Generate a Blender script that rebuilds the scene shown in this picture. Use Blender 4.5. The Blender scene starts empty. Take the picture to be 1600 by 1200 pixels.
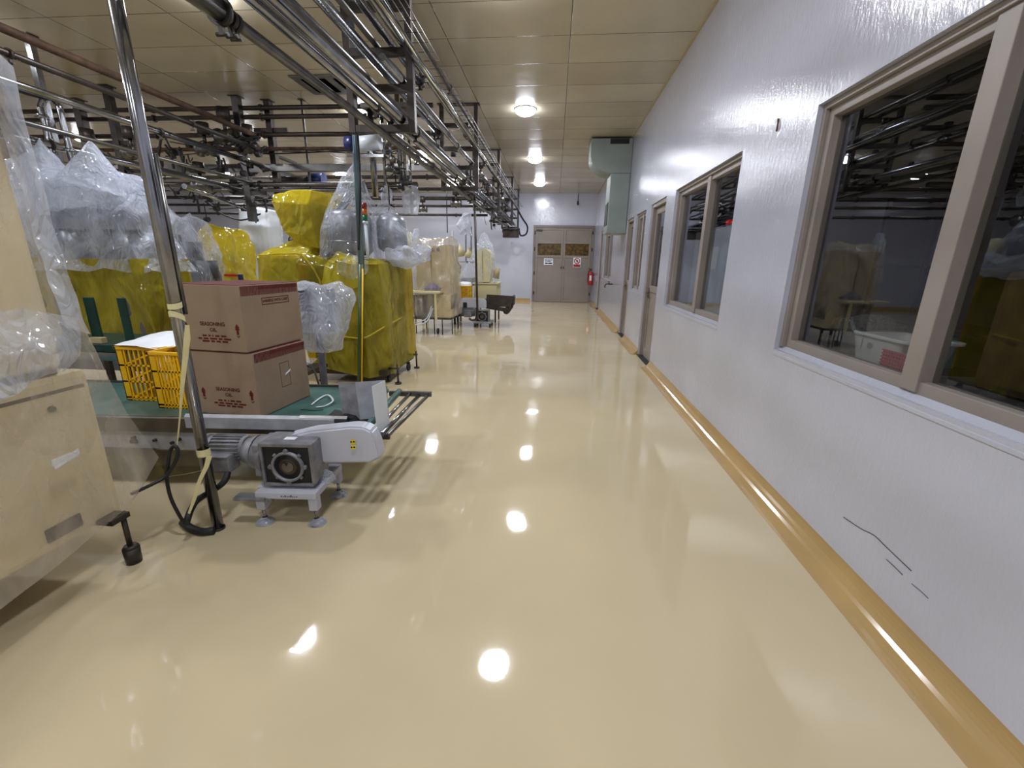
import bpy, bmesh, math, random
from mathutils import Vector, Matrix, noise
random.seed(7)
R = math.radians
SC = bpy.context.scene

# ---------------------------------------------------------------- camera, light, exposure
cd = bpy.data.cameras.new('camera'); cam = bpy.data.objects.new('camera', cd); SC.collection.objects.link(cam)
cd.sensor_fit = 'HORIZONTAL'; cd.sensor_width = 36; cd.lens = 671.56 / 1600 * 36; cd.clip_start = 0.05
_yaw, _pit, _rol = R(-5.2337), R(15.845), R(0.938)
_f = Vector((math.sin(_yaw)*math.cos(_pit), math.cos(_yaw)*math.cos(_pit), -math.sin(_pit)))
_r = Vector((math.cos(_yaw), -math.sin(_yaw), 0)); _u = _r.cross(_f)
_rr = _r*math.cos(_rol) + _u*math.sin(_rol); _uu = -_r*math.sin(_rol) + _u*math.cos(_rol)
_m = Matrix((_rr, _uu, -_f)).transposed().to_4x4(); _m.translation = Vector((0, 0, 1.5))
cam.matrix_world = _m
SC.camera = cam
SC.view_settings.view_transform = 'Standard'; SC.view_settings.look = 'None'
SC.view_settings.gamma = 1; SC.view_settings.use_curve_mapping = False
SC.view_settings.exposure = 0.22
w = bpy.data.worlds.new('world'); SC.world = w; w.use_nodes = True
w.node_tree.nodes['Background'].inputs[0].default_value = (0.75, 0.8, 1, 1)
w.node_tree.nodes['Background'].inputs[1].default_value = 0.05
LAMP_POWER = 30
HC = 3.98            # ceiling height
XW = 1.48            # right wall
YB = 17.4            # back wall

# ---------------------------------------------------------------- materials
def lin(c): return tuple(((v/255)/12.92 if v/255 <= .04045 else (((v/255)+.055)/1.055)**2.4) for v in c) + (1,)
MATS = {}
def mat(name, rgb, rough=.5, metal=0, spec=.5, var=0, vscale=4, bump=0, bscale=30, coat=0, emit=None, estr=0, stretch=None, dirt=None):
    m = bpy.data.materials.new(name); m.use_nodes = True; nt = m.node_tree; n = nt.nodes; l = nt.links
    b = n['Principled BSDF']; c = lin(rgb)
    b.inputs['Base Color'].default_value = c; b.inputs['Roughness'].default_value = rough
    b.inputs['Metallic'].default_value = metal; b.inputs['Specular IOR Level'].default_value = spec
    b.inputs['Coat Weight'].default_value = coat; b.inputs['Coat Roughness'].default_value = .05
    tc = n.new('ShaderNodeTexCoord'); mp = n.new('ShaderNodeMapping'); l.new(tc.outputs['Object'], mp.inputs[0])
    if stretch: mp.inputs['Scale'].default_value = stretch
    if var:
        nz = n.new('ShaderNodeTexNoise'); nz.inputs['Scale'].default_value = vscale; nz.inputs['Detail'].default_value = 6
        l.new(mp.outputs[0], nz.inputs['Vector'])
        mx = n.new('ShaderNodeMix'); mx.data_type = 'RGBA'
        mx.inputs[6].default_value = tuple(v*(1-var) for v in c[:3])+(1,) if not dirt else lin(dirt)
        mx.inputs[7].default_value = tuple(min(1, v*(1+var)) for v in c[:3])+(1,) if not dirt else c
        mr = n.new('ShaderNodeMapRange'); mr.inputs[1].default_value = .35; mr.inputs[2].default_value = .65
        l.new(nz.outputs[0], mr.inputs[0]); l.new(mr.outputs[0], mx.inputs[0]); l.new(mx.outputs[2], b.inputs['Base Color'])
    if bump:
        nb = n.new('ShaderNodeTexNoise'); nb.inputs['Scale'].default_value = bscale; nb.inputs['Detail'].default_value = 4
        l.new(mp.outputs[0], nb.inputs['Vector'])
        bp = n.new('ShaderNodeBump'); bp.inputs['Strength'].default_value = bump; bp.inputs['Distance'].default_value = .01
        l.new(nb.outputs[0], bp.inputs['Height']); l.new(bp.outputs[0], b.inputs['Normal'])
        if coat: l.new(bp.outputs[0], b.inputs['Coat Normal'])
    if emit:
        b.inputs['Emission Color'].default_value = lin(emit); b.inputs['Emission Strength'].default_value = estr
    MATS[name] = m; return m
def film(name, rgb, alpha=.4, rough=.18, bscale=9, bump=.5, trans=(255, 255, 255), edge=.5, streak=.35):
    """Thin plastic film: part clear, part milky, with glossy creases."""
    m = bpy.data.materials.new(name); m.use_nodes = True; nt = m.node_tree; n = nt.nodes; l = nt.links
    b = n['Principled BSDF']; out = n['Material Output']
    b.inputs['Base Color'].default_value = lin(rgb); b.inputs['Roughness'].default_value = rough
    b.inputs['Specular IOR Level'].default_value = .8; b.inputs['Coat Weight'].default_value = .6; b.inputs['Coat Roughness'].default_value = .06
    tc = n.new('ShaderNodeTexCoord')
    # wrinkles: warped ridged noise
    nz = n.new('ShaderNodeTexNoise'); nz.noise_type = 'RIDGED_MULTIFRACTAL'; nz.inputs['Scale'].default_value = bscale*.35
    nz.inputs['Detail'].default_value = 4; nz.inputs['Roughness'].default_value = .45; nz.inputs['Distortion'].default_value = .6; nz.normalize = True
    mp = n.new('ShaderNodeMapping'); mp.inputs['Scale'].default_value = (1, 1, .55); mp.inputs['Rotation'].default_value = (.3, .5, 0)
    l.new(tc.outputs['Object'], mp.inputs[0]); l.new(mp.outputs[0], nz.inputs['Vector'])
    vo = n.new('ShaderNodeTexVoronoi'); vo.feature = 'DISTANCE_TO_EDGE'; vo.inputs['Scale'].default_value = bscale
    l.new(mp.outputs[0], vo.inputs['Vector'])
    ad = n.new('ShaderNodeMath'); ad.operation = 'MULTIPLY_ADD'; ad.inputs[1].default_value = .35
    l.new(vo.outputs['Distance'], ad.inputs[0]); l.new(nz.outputs[0], ad.inputs[2])
    v2 = n.new('ShaderNodeTexVoronoi'); v2.feature = 'DISTANCE_TO_EDGE'; v2.inputs['Scale'].default_value = bscale*2.7; v2.inputs['Randomness'].default_value = 1
    wn = n.new('ShaderNodeTexNoise'); wn.inputs['Scale'].default_value = 4; l.new(mp.outputs[0], wn.inputs['Vector'])
    wa = n.new('ShaderNodeVectorMath'); wa.operation = 'MULTIPLY_ADD'; wa.inputs[1].default_value = (.35, .35, .35); l.new(wn.outputs['Color'], wa.inputs[0]); l.new(mp.outputs[0], wa.inputs[2]); l.new(wa.outputs[0], v2.inputs['Vector']); l.new(wa.outputs[0], vo.inputs['Vector'])
    ae = n.new('ShaderNodeMath'); ae.operation = 'MULTIPLY_ADD'; ae.inputs[1].default_value = .5; l.new(v2.outputs['Distance'], ae.inputs[0]); l.new(ad.outputs[0], ae.inputs[2]); ad = ae
    bp = n.new('ShaderNodeBump'); bp.inputs['Strength'].default_value = bump; bp.inputs['Distance'].default_value = .05
    l.new(ad.outputs[0], bp.inputs['Height']); l.new(bp.outputs[0], b.inputs['Normal']); l.new(bp.outputs[0], b.inputs['Coat Normal'])
    tr = n.new('ShaderNodeBsdfTransparent'); tr.inputs[0].default_value = lin(trans)
    tl = n.new('ShaderNodeBsdfTranslucent'); tl.inputs[0].default_value = lin(rgb)
    ms = n.new('ShaderNodeMixShader'); ms.inputs[0].default_value = .35
    l.new(b.outputs[0], ms.inputs[1]); l.new(tl.outputs[0], ms.inputs[2])
    lw = n.new('ShaderNodeLayerWeight'); lw.inputs[0].default_value = .35; l.new(bp.outputs[0], lw.inputs['Normal'])
    nm = n.new('ShaderNodeTexNoise'); nm.inputs['Scale'].default_value = 3.2; nm.inputs['Detail'].default_value = 7; nm.inputs['Distortion'].default_value = 1.2
    l.new(mp.outputs[0], nm.inputs['Vector'])
    mr = n.new('ShaderNodeMapRange'); mr.inputs[1].default_value = .35; mr.inputs[2].default_value = .7
    mr.inputs[3].default_value = alpha-streak/2; mr.inputs[4].default_value = alpha+streak/2
    l.new(nm.outputs[0], mr.inputs[0])
    a2 = n.new('ShaderNodeMath'); a2.operation = 'MULTIPLY_ADD'; a2.use_clamp = True; a2.inputs[1].default_value = edge
    l.new(lw.outputs['Facing'], a2.inputs[0]); l.new(mr.outputs[0], a2.inputs[2])
    mo = n.new('ShaderNodeMixShader'); l.new(a2.outputs[0], mo.inputs[0]); l.new(tr.outputs[0], mo.inputs[1]); l.new(ms.outputs[0], mo.inputs[2])
    l.new(mo.outputs[0], out.inputs[0]); MATS[name] = m; return m

def floor_mat():
    m = mat('epoxy_floor', (201, 185, 151), rough=.05, spec=.66, var=.06, vscale=.7)
    nt = m.node_tree; n = nt.nodes; l = nt.links; b = n['Principled BSDF']
    tc = n.new('ShaderNodeTexCoord')
    n1 = n.new('ShaderNodeTexNoise'); n1.inputs['Scale'].default_value = 2.2; n1.inputs['Detail'].default_value = 1
    n2 = n.new('ShaderNodeTexNoise'); n2.inputs['Scale'].default_value = 90; n2.inputs['Detail'].default_value = 1
    for q in (n1, n2): l.new(tc.outputs['Object'], q.inputs['Vector'])
    ma = n.new('ShaderNodeMath'); ma.operation = 'MULTIPLY_ADD'; ma.inputs[1].default_value = .008
    l.new(n2.outputs[0], ma.inputs[0]); l.new(n1.outputs[0], ma.inputs[2])
    bp = n.new('ShaderNodeBump'); bp.inputs['Strength'].default_value = .35; bp.inputs['Distance'].default_value = .012
    l.new(ma.outputs[0], bp.inputs['Height']); l.new(bp.outputs[0], b.inputs['Normal'])
    return m
def ceiling_mat():
    m = mat('ceiling_panel', (176, 164, 132), rough=.22, spec=.5, var=.09, vscale=.8)
    nt = m.node_tree; n = nt.nodes; l = nt.links; b = n['Principled BSDF']
    tc = n.new('ShaderNodeTexCoord'); mp = n.new('ShaderNodeMapping'); mp.inputs['Location'].default_value = (-.07, -5.79+.715*20, 0)
    l.new(tc.outputs['Object'], mp.inputs[0])
    br = n.new('ShaderNodeTexBrick'); br.offset = 0; br.squash = 1; br.inputs['Scale'].default_value = 1
    br.inputs['Brick Width'].default_value = 1.42; br.inputs['Row Height'].default_value = .715
    br.inputs['Mortar Size'].default_value = .006; br.inputs['Mortar Smooth'].default_value = .3; br.inputs['Bias'].default_value = 0
    br.inputs['Color1'].default_value = lin((200, 190, 166)); br.inputs['Color2'].default_value = lin((184, 172, 148)); br.inputs['Mortar'].default_value = lin((78, 68, 52))
    l.new(mp.outputs[0], br.inputs['Vector'])
    nz = n.new('ShaderNodeTexNoise'); nz.inputs['Scale'].default_value = 1.3; nz.inputs['Detail'].default_value = 6; l.new(mp.outputs[0], nz.inputs['Vector'])
    mx = n.new('ShaderNodeMix'); mx.data_type = 'RGBA'; mx.blend_type = 'MULTIPLY'; mx.inputs[0].default_value = .5
    l.new(br.outputs['Color'], mx.inputs[6]); 
    cr = n.new('ShaderNodeMapRange'); cr.inputs[1].default_value = .3; cr.inputs[2].default_value = .7; cr.inputs[3].default_value = .72; cr.inputs[4].default_value = 1
    l.new(nz.outputs[0], cr.inputs[0]); l.new(cr.outputs[0], mx.inputs[7]); l.new(mx.outputs[2], b.inputs['Base Color'])
    n3 = n.new('ShaderNodeTexNoise'); n3.inputs['Scale'].default_value = 1.6; n3.inputs['Detail'].default_value = 2; l.new(mp.outputs[0], n3.inputs['Vector'])
    ma = n.new('ShaderNodeMath'); ma.operation = 'MULTIPLY_ADD'; ma.inputs[1].default_value = -.25
    l.new(br.outputs['Fac'], ma.inputs[0]); l.new(n3.outputs[0], ma.inputs[2])
    bp = n.new('ShaderNodeBump'); bp.inputs['Strength'].default_value = .6; bp.inputs['Distance'].default_value = .02
    l.new(ma.outputs[0], bp.inputs['Height']); l.new(bp.outputs[0], b.inputs['Normal'])
    return m
def wall_mat():
    m = mat('gloss_wall_paint', (190, 193, 208), rough=.1, spec=.8, var=.04, vscale=1.5, coat=.45)
    nt = m.node_tree; n = nt.nodes; l = nt.links; b = n['Principled BSDF']
    tc = n.new('ShaderNodeTexCoord'); mp = n.new('ShaderNodeMapping'); mp.inputs['Rotation'].default_value = (.5, 0, 0); mp.inputs['Scale'].default_value = (1, 2.2, .8)
    l.new(tc.outputs['Object'], mp.inputs[0])
    n1 = n.new('ShaderNodeTexNoise'); n1.inputs['Scale'].default_value = 16; n1.inputs['Detail'].default_value = 5; n1.inputs['Roughness'].default_value = .6
    l.new(mp.outputs[0], n1.inputs['Vector'])
    bp = n.new('ShaderNodeBump'); bp.inputs['Strength'].default_value = .7; bp.inputs['Distance'].default_value = .005
    l.new(n1.outputs[0], bp.inputs['Height']); l.new(bp.outputs[0], b.inputs['Normal'])
    b.inputs['Coat Roughness'].default_value = .03; b.inputs['Coat IOR'].default_value = 1.6
    b2 = n.new('ShaderNodeBump'); b2.inputs['Strength'].default_value = 1; b2.inputs['Distance'].default_value = .012
    n2 = n.new('ShaderNodeTexNoise'); n2.inputs['Scale'].default_value = 26; n2.inputs['Detail'].default_value = 3; n2.inputs['Roughness'].default_value = .6; l.new(mp.outputs[0], n2.inputs['Vector'])
    l.new(n2.outputs[0], b2.inputs['Height']); l.new(b2.outputs[0], b.inputs['Coat Normal'])
    return m
floor_m = floor_mat(); ceil_m = ceiling_mat(); wall_m = wall_mat()
mat('cove', (176, 146, 96), rough=.14, spec=.5, var=.06, vscale=3)
mat('frame', (146, 137, 130), rough=.45, var=.04, bump=.06, bscale=90)
mat('frame_dark', (128, 118, 110), rough=.5, var=.05)
mat('door', (140, 130, 122), rough=.45, var=.05, vscale=3)
mat('steel', (158, 159, 163), rough=.17, metal=1, var=.25, vscale=5, bump=.05, bscale=40)
mat('steel_dull', (118, 116, 114), rough=.36, metal=1, var=.2, vscale=6, bump=.1)
mat('rack_steel', (74, 68, 64), rough=.45, metal=.8, var=.2, vscale=6)
mat('dark_steel', (70, 64, 60), rough=.45, metal=.7, var=.25, vscale=7)
mat('rust', (84, 62, 46), rough=.7, metal=.3, var=.4, vscale=12)
mat('black', (24, 24, 26), rough=.5)
mat('void', (8, 8, 8), rough=1, spec=0)
mat('rubber', (22, 22, 24), rough=.55, bump=.1)
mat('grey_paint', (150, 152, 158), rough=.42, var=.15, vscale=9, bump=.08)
mat('motor_grey', (128, 128, 132), rough=.5, metal=.3, var=.25, vscale=14, bump=.2, bscale=50)
mat('white_paint', (186, 188, 198), rough=.35, var=.04)
mat('cream', (212, 196, 156), rough=.35, var=.04)
mat('cream_dark', (176, 160, 122), rough=.45, var=.08)
mat('seam', (84, 70, 48), rough=.7)
mat('cardboard', (140, 120, 100), rough=.75, spec=.2, var=.07, vscale=5, bump=.12, bscale=60)
mat('cardboard_side', (162, 136, 110), rough=.75, spec=.2, var=.07, vscale=5, bump=.12, bscale=60)
mat('cardboard_red', (92, 38, 38), rough=.7, spec=.2, var=.2, vscale=30)
mat('print', (88, 34, 32), rough=.8, spec=.1)
mat('crate_yellow', (238, 184, 8), rough=.35, var=.08)
mat('belt_green', (60, 96, 90), rough=.4, var=.25, vscale=6)
mat('dark_green', (12, 52, 44), rough=.4, var=.2)
mat('tape', (214, 204, 152), rough=.6)
mat('paper', (232, 236, 242), rough=.6)
mat('red', (170, 22, 30), rough=.3, coat=.5)
mat('duct', (138, 148, 144), rough=.45, metal=.1, var=.06, vscale=3, bump=.05)
mat('blue', (22, 32, 84), rough=.35)
mat('orange', (214, 110, 20), rough=.3)
mat('green', (14, 120, 84), rough=.3)
mat('stack_red', (150, 26, 18), rough=.3)
mat('milky', (214, 220, 226), rough=.3)
mat('inner_dark', (78, 78, 84), rough=.5, var=.35, vscale=6)
mat('inner_steel', (150, 152, 158), rough=.35, metal=.6, var=.3, vscale=5)
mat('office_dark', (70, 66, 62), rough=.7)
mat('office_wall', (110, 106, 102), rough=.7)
mat('pink', (206, 90, 120), rough=.45)
mat('lamp_ring', (220, 220, 224), rough=.3)
mat('lamp_glow', (255, 255, 255), emit=(238, 242, 255), estr=55)
mat('sign_blue', (50, 70, 150), rough=.5)
mat('sticker', (224, 208, 40), rough=.5)
mat('screen_red', (200, 20, 20), emit=(255, 20, 20), estr=.4)
mat('fridge', (186, 204, 222), rough=.4, var=.05)
mat('cable_cream', (206, 196, 150), rough=.5)
mat('cable_black', (36, 32, 32), rough=.55)
film('film_clear', (226, 232, 246), alpha=.16, rough=.09, edge=.5, streak=.45, bump=1, bscale=6)
film('film_milky', (226, 232, 246), alpha=.42, rough=.1, edge=.45, streak=.5, bump=1, bscale=7)
film('film_cream', (224, 214, 196), alpha=.28, rough=.1, edge=.5, streak=.4, bump=.8, bscale=1.8)
film('film_yellow', (210, 194, 60), alpha=.45, rough=.1, bscale=3, edge=.35, streak=.4, bump=.9, trans=(225, 205, 80))
film('film_yellow_thick', (226, 208, 60), alpha=.72, rough=.1, bscale=3, edge=.25, streak=.3, bump=.9, trans=(225, 205, 80))
def glass_mat():
    m = bpy.data.materials.new('window_glass'); m.use_nodes = True; nt = m.node_tree; n = nt.nodes; l = nt.links
    n.remove(n['Principled BSDF'])
    g = n.new('ShaderNodeBsdfGlossy'); g.inputs['Roughness'].default_value = .01; g.inputs[0].default_value = (.9, .93, 1, 1)
    t = n.new('ShaderNodeBsdfTransparent'); t.inputs[0].default_value = (.8, .8, .78, 1)
    f = n.new('ShaderNodeFresnel'); f.inputs[0].default_value = 1.55
    ma = n.new('ShaderNodeMath'); ma.operation = 'MULTIPLY_ADD'; ma.inputs[1].default_value = 1.3; ma.inputs[2].default_value = .03; ma.use_clamp = True
    ge = n.new('ShaderNodeNewGeometry'); iv = n.new('ShaderNodeMath'); iv.operation = 'SUBTRACT'; iv.inputs[0].default_value = 1; l.new(ge.outputs['Backfacing'], iv.inputs[1]); mu = n.new('ShaderNodeMath'); mu.operation = 'MULTIPLY'
    l.new(f.outputs[0], ma.inputs[0]); l.new(ma.outputs[0], mu.inputs[0]); l.new(iv.outputs[0], mu.inputs[1]); mx = n.new('ShaderNodeMixShader'); l.new(mu.outputs[0], mx.inputs[0])
    l.new(t.outputs[0], mx.inputs[1]); l.new(g.outputs[0], mx.inputs[2]); l.new(mx.outputs[0], n['Material Output'].inputs[0])
    MATS['glass'] = m
glass_mat()
M = MATS

# ---------------------------------------------------------------- mesh helpers
class MB:
    """Collects shapes; build() links them as ONE mesh object."""
    def __init__(s): s.b = bmesh.new()
    def box(s, a, b, bev=0, rot=0, piv=None, mi=0):
        a, b = Vector(a), Vector(b); lo = Vector(map(min, a, b)); hi = Vector(map(max, a, b))
        t = bmesh.new(); bmesh.ops.create_cube(t, size=1)
        for v in t.verts: v.co = Vector(((v.co[i]+.5)*(hi[i]-lo[i])+lo[i]) for i in range(3))
        if bev: bmesh.ops.bevel(t, geom=t.edges[:], offset=min(bev, min(hi-lo)*.45), segments=2, affect='EDGES', profile=.6)
        if rot:
            c = Vector(piv) if piv else (lo+hi)/2
            bmesh.ops.rotate(t, verts=t.verts, cent=c, matrix=Matrix.Rotation(rot, 3, 'Z'))
        s.add(t, mi); return s
    def add(s, t, mi=0, smooth=False):
        for f in t.faces:
            f.material_index = mi
            if smooth: f.smooth = True
        me = bpy.data.meshes.new('t'); t.to_mesh(me); t.free(); s.b.from_mesh(me); bpy.data.meshes.remove(me)
    def cyl(s, a, b, r, r2=None, n=16, mi=0, cap=True):
        a, b = Vector(a), Vector(b); d = b-a
        if d.length < 1e-6: return s
        t = bmesh.new(); bmesh.ops.create_cone(t, cap_ends=cap, segments=n, radius1=r, radius2=r if r2 is None else r2, depth=d.length)
        q = d.to_track_quat('Z', 'Y').to_matrix().to_4x4(); q.translation = (a+b)/2
        bmesh.ops.transform(t, matrix=q, verts=t.verts)
        for f in t.faces: f.smooth = len(f.verts) == 4
        for f in t.faces: f.material_index = mi
        me = bpy.data.meshes.new('t'); t.to_mesh(me); t.free(); s.b.from_mesh(me); bpy.data.meshes.remove(me); return s
    def tube(s, pts, r, n=8, mi=0, smooth=4, flat=1):
        P = [Vector(p) for p in pts]
        if smooth and len(P) > 2:
            Q = []
            for i in range(len(P)-1):
                p0, p1, p2, p3 = P[max(i-1, 0)], P[i], P[i+1], P[min(i+2, len(P)-1)]
                for k in range(smooth):
                    t = k/smooth
                    Q.append(.5*((2*p1)+(-p0+p2)*t+(2*p0-5*p1+4*p2-p3)*t*t+(-p0+3*p1-3*p2+p3)*t**3))
            P = Q+[P[-1]]
        prev = None; up = Vector((0, 0, 1))
        for i, p in enumerate(P):
            d = (P[min(i+1, len(P)-1)]-P[max(i-1, 0)]).normalized()
            if i == 0: up = Vector((0, 0, 1)) if abs(d.z) < .9 else Vector((1, 0, 0))
            x = up.cross(d).normalized(); up = d.cross(x).normalized()
            ring = [s.b.verts.new(p+(x*math.cos(2*math.pi*k/n)+up*flat*math.sin(2*math.pi*k/n))*r) for k in range(n)]
            if prev:
                for k in range(n):
                    f = s.b.faces.new((prev[k], prev[(k+1) % n], ring[(k+1) % n], ring[k])); f.smooth = True; f.material_index = mi
            else: s.b.faces.new(ring[::-1]).material_index = mi
            prev = ring
        s.b.faces.new(prev).material_index = mi; return s
    def prism(s, poly, vec, mi=0, bev=0):
        t = bmesh.new(); vs = [t.verts.new(p) for p in poly]; f = t.faces.new(vs)
        r = bmesh.ops.extrude_face_region(t, geom=[f]); ev = [e for e in r['geom'] if isinstance(e, bmesh.types.BMVert)]
        bmesh.ops.translate(t, vec=Vector(vec), verts=ev); bmesh.ops.recalc_face_normals(t, faces=t.faces)
        if bev: bmesh.ops.bevel(t, geom=t.edges[:], offset=bev, segments=3, affect='EDGES')
        s.add(t, mi); return s
    def lathe(s, c, prof, n=24, axis='Z', mi=0):
        c = Vector(c); prev = None
        for (r, h) in prof:
            ring = []
            for k in range(n):
                a = 2*math.pi*k/n; u, v = max(r, 1e-4)*math.cos(a), max(r, 1e-4)*math.sin(a)
                ring.append(s.b.verts.new(c+Vector({'Z': (u, v, h), 'Y': (u, h, v), 'X': (h, u, v)}[axis])))
            if prev:
                for k in range(n):
                    f = s.b.faces.new((prev[k], prev[(k+1) % n], ring[(k+1) % n], ring[k])); f.smooth = True; f.material_index = mi
            prev = ring
        return s
    def film(s, rows, closed=True, nu=90, nv=50, amp=.03, fu=7, seed=0, fold=.6, mi=0, crisp=.75):
        """Loft through rows of control points, then crumple like draped plastic film."""
        rows = [[Vector(p) for p in r] for r in rows]; n = len(rows[0])
        def evrow(r, u):
            x = u*(n if closed else n-1); i = int(x); t = x-i
            if not closed and i >= n-1: i, t = n-2, 1
            g = (lambda k: r[k % n]) if closed else (lambda k: r[max(0, min(n-1, k))])
            return g(i).lerp(g(i+1), t)
        V = []
        for j in range(nv+1):
            y = j/nv*(len(rows)-1); k = min(int(y), len(rows)-2); t = y-k
            V.append([evrow(rows[k], i/nu).lerp(evrow(rows[k+1], i/nu), t) for i in range(nu if closed else nu+1)])
        N = len(V[0]); out = []
        off = Vector((seed*3.1, seed*1.7, seed*2.3))
        for j in range(nv+1):
            ro = []
            for i in range(N):
                p = V[j][i]
                du = V[j][(i+1) % N if closed else min(i+1, N-1)]-V[j][i-1 if closed else max(i-1, 0)]
                dv = V[min(j+1, nv)][i]-V[max(j-1, 0)][i]
                nn = du.cross(dv); nn = nn.normalized() if nn.length > 1e-9 else Vector((0, 0, 1))
                q = p*1.0+off
                a = noise.noise(Vector((q.x*fu*.5, q.y*fu*.5, q.z*fu*.22)))          # vertical folds
                w = noise.noise(q*1.3)*1.5
                rr = 1-abs(noise.noise(Vector((q.x*fu*.32+w, q.y*fu*.32+w, q.z*fu*.3+q.x*1.2)))) *2.4   # sharp ridges
                vo = noise.voronoi(q*fu*.55)[0]; fac = (vo[1]-vo[0])
                d = amp*(fold*a*1.3+crisp*(max(rr, -.5)*.9-.4)+crisp*(fac-.3)*.8)
                ro.append(s.b.verts.new(p+nn*d+Vector((0, 0, d*.25))))
            out.append(ro)
        for j in range(nv):
            for i in range(N if closed else N-1):
                f = s.b.faces.new((out[j][i], out[j][(i+1) % N], out[j+1][(i+1) % N], out[j+1][i])); f.smooth = True; f.material_index = mi
        return s
    def text(s, body, size, mtx, mi=0, depth=.0006, align='CENTER'):
        c = bpy.data.curves.new('t', 'FONT'); c.body = body; c.size = size; c.extrude = depth; c.align_x = align; c.align_y = 'CENTER'
        c.resolution_u = 3; c.space_line = .85; c.offset = size*.012
        o = bpy.data.objects.new('t', c); SC.collection.objects.link(o)
        dg = bpy.context.evaluated_depsgraph_get(); me = bpy.data.meshes.new_from_object(o.evaluated_get(dg))
        me.transform(mtx)
        for p in me.polygons: p.material_index = mi
        s.b.from_mesh(me); bpy.data.meshes.remove(me); bpy.data.objects.remove(o); bpy.data.curves.remove(c); return s
    def build(s, name, m, parent=None, local=False):
        me = bpy.data.meshes.new(name)
        if parent and not local:
            mi = (world(parent)).inverted(); bmesh.ops.transform(s.b, matrix=mi, verts=s.b.verts)
        s.b.to_mesh(me); s.b.free()
        for x in (m if isinstance(m, (list, tuple)) else [m]): me.materials.append(MATS[x] if isinstance(x, str) else x)
        o = bpy.data.objects.new(name, me); SC.collection.objects.link(o); o.parent = parent
        return o
def world(o):
    m = Matrix.LocRotScale(o.location, o.rotation_euler, o.scale)
    return world(o.parent) @ m if o.parent else m
def rr(cx, cy, z, hx, hy, r=.05, rot=0, k=4, dz=None):
    """Rounded rectangle ring of 4*k points; dz: optional list of 4 corner height offsets."""
    out = []; r = min(r, hx*.99, hy*.99)
    for q, (sx, sy) in enumerate(((1, 1), (-1, 1), (-1, -1), (1, -1))):
        for i in range(k):
            a = math.pi/2*(q+i/(k-1)); p = Vector((sx*(hx-r)+r*math.cos(a), sy*(hy-r)+r*math.sin(a), 0)); p.rotate(Matrix.Rotation(rot, 3, 'Z'))
            out.append((cx+p.x, cy+p.y, z+(dz[q] if dz else 0)))
    return out
def thing(name, label, cat, loc=(0, 0, 0), rz=0, group=None):
    o = bpy.data.objects.new(name, None); SC.collection.objects.link(o); o.empty_display_size = .1
    o.location = loc; o.rotation_euler = (0, 0, rz); return tag(o, label, cat, group)
def tag(o, label, cat, group=None, kind=None):
    o['label'] = label; o['category'] = cat
    if group: o['group'] = group
    if kind: o['kind'] = kind
    return o
def struct(o): o['kind'] = 'structure'; return o
def dup(root, loc, label=None, rz=None, group=None):
    def cp(o, par):
        c = o.copy(); SC.collection.objects.link(c); c.parent = par
        for ch in o.children: cp(ch, c)
        return c
    r = cp(root, None); r.location = loc
    if rz is not None: r.rotation_euler = (0, 0, rz)
    if label: r['label'] = label
    if group: r['group'] = group
    return r

# ---------------------------------------------------------------- the room
XL, YF = -15.0, -4.5
struct(MB().box((XL, YF, -.12), (XW+.02, YB+.02, 0)).build('floor', floor_m))
struct(MB().box((XL, YF, HC), (XW+.02, YB+.02, HC+.12)).build('ceiling', ceil_m))
struct(MB().box((XL-.15, YF, 0), (XL, YB, HC)).build('wall_left', wall_m))
struct(MB().box((XL, YF-.15, 0), (XW, YF, HC)).build('wall_front', wall_m))
struct(MB().box((XL, YB, 0), (XW+3, YB+.15, HC)).build('wall_back', wall_m))
# right wall with openings
WT = .17
OP = [(.88, 2.985, .97, 2.4), (4.03, 6.03, .97, 2.4), (6.5, 7.45, 0, 2.4), (7.85, 8.75, 1.03, 2.38), (9.0, 9.8, 0, 2.38), (12.0, 13.9, 1.07, 2.35), (14.45, 15.3, 0, 2.5)]
b = MB(); y = YF
for (y0, y1, z0, z1) in OP:
    b.box((XW, y, 0), (XW+WT, y0, HC)); y = y1
    b.box((XW, y0, z1), (XW+WT, y1, HC))
    if z0: b.box((XW, y0, 0), (XW+WT, y1, z0))
b.box((XW, y, 0), (XW+WT, YB, HC)); struct(b.build('wall_right', wall_m))
# coved skirting
def cove_profile(h=.11, d=.13, n=10):
    return [(0, h), (0, 0)] + [(d-d*math.sin(math.pi/2*(1-i/n)) if 0 else d*(1-math.cos(math.pi/2*(1-i/n)))*0+d*(1-math.sin(math.pi/2*i/n)), h*(1-math.cos(math.pi/2*i/n))) for i in range(n+1)]
def cove(y0, y1):
    b = MB(); b.prism([(XW-d_, y0, z_+.0005) for d_, z_ in cove_profile()], (0, y1-y0, 0)); return b.build('baseboard_right', 'cove')
for (a, c) in ((YF, 6.5), (7.45, 9.0), (9.8, 14.45), (15.3, YB)): struct(cove(a, c))
b = MB(); b.prism([(XL, YB-d_, z_+.0005) for d_, z_ in cove_profile()], (-.93-XL, 0, 0)); struct(b.build('baseboard_back', 'cove'))
# ceiling/wall joint strip
struct(MB().box((XW-.03, YF, HC-.012), (XW, YB, HC)).build('trim_ceiling', 'cream_dark'))
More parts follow.
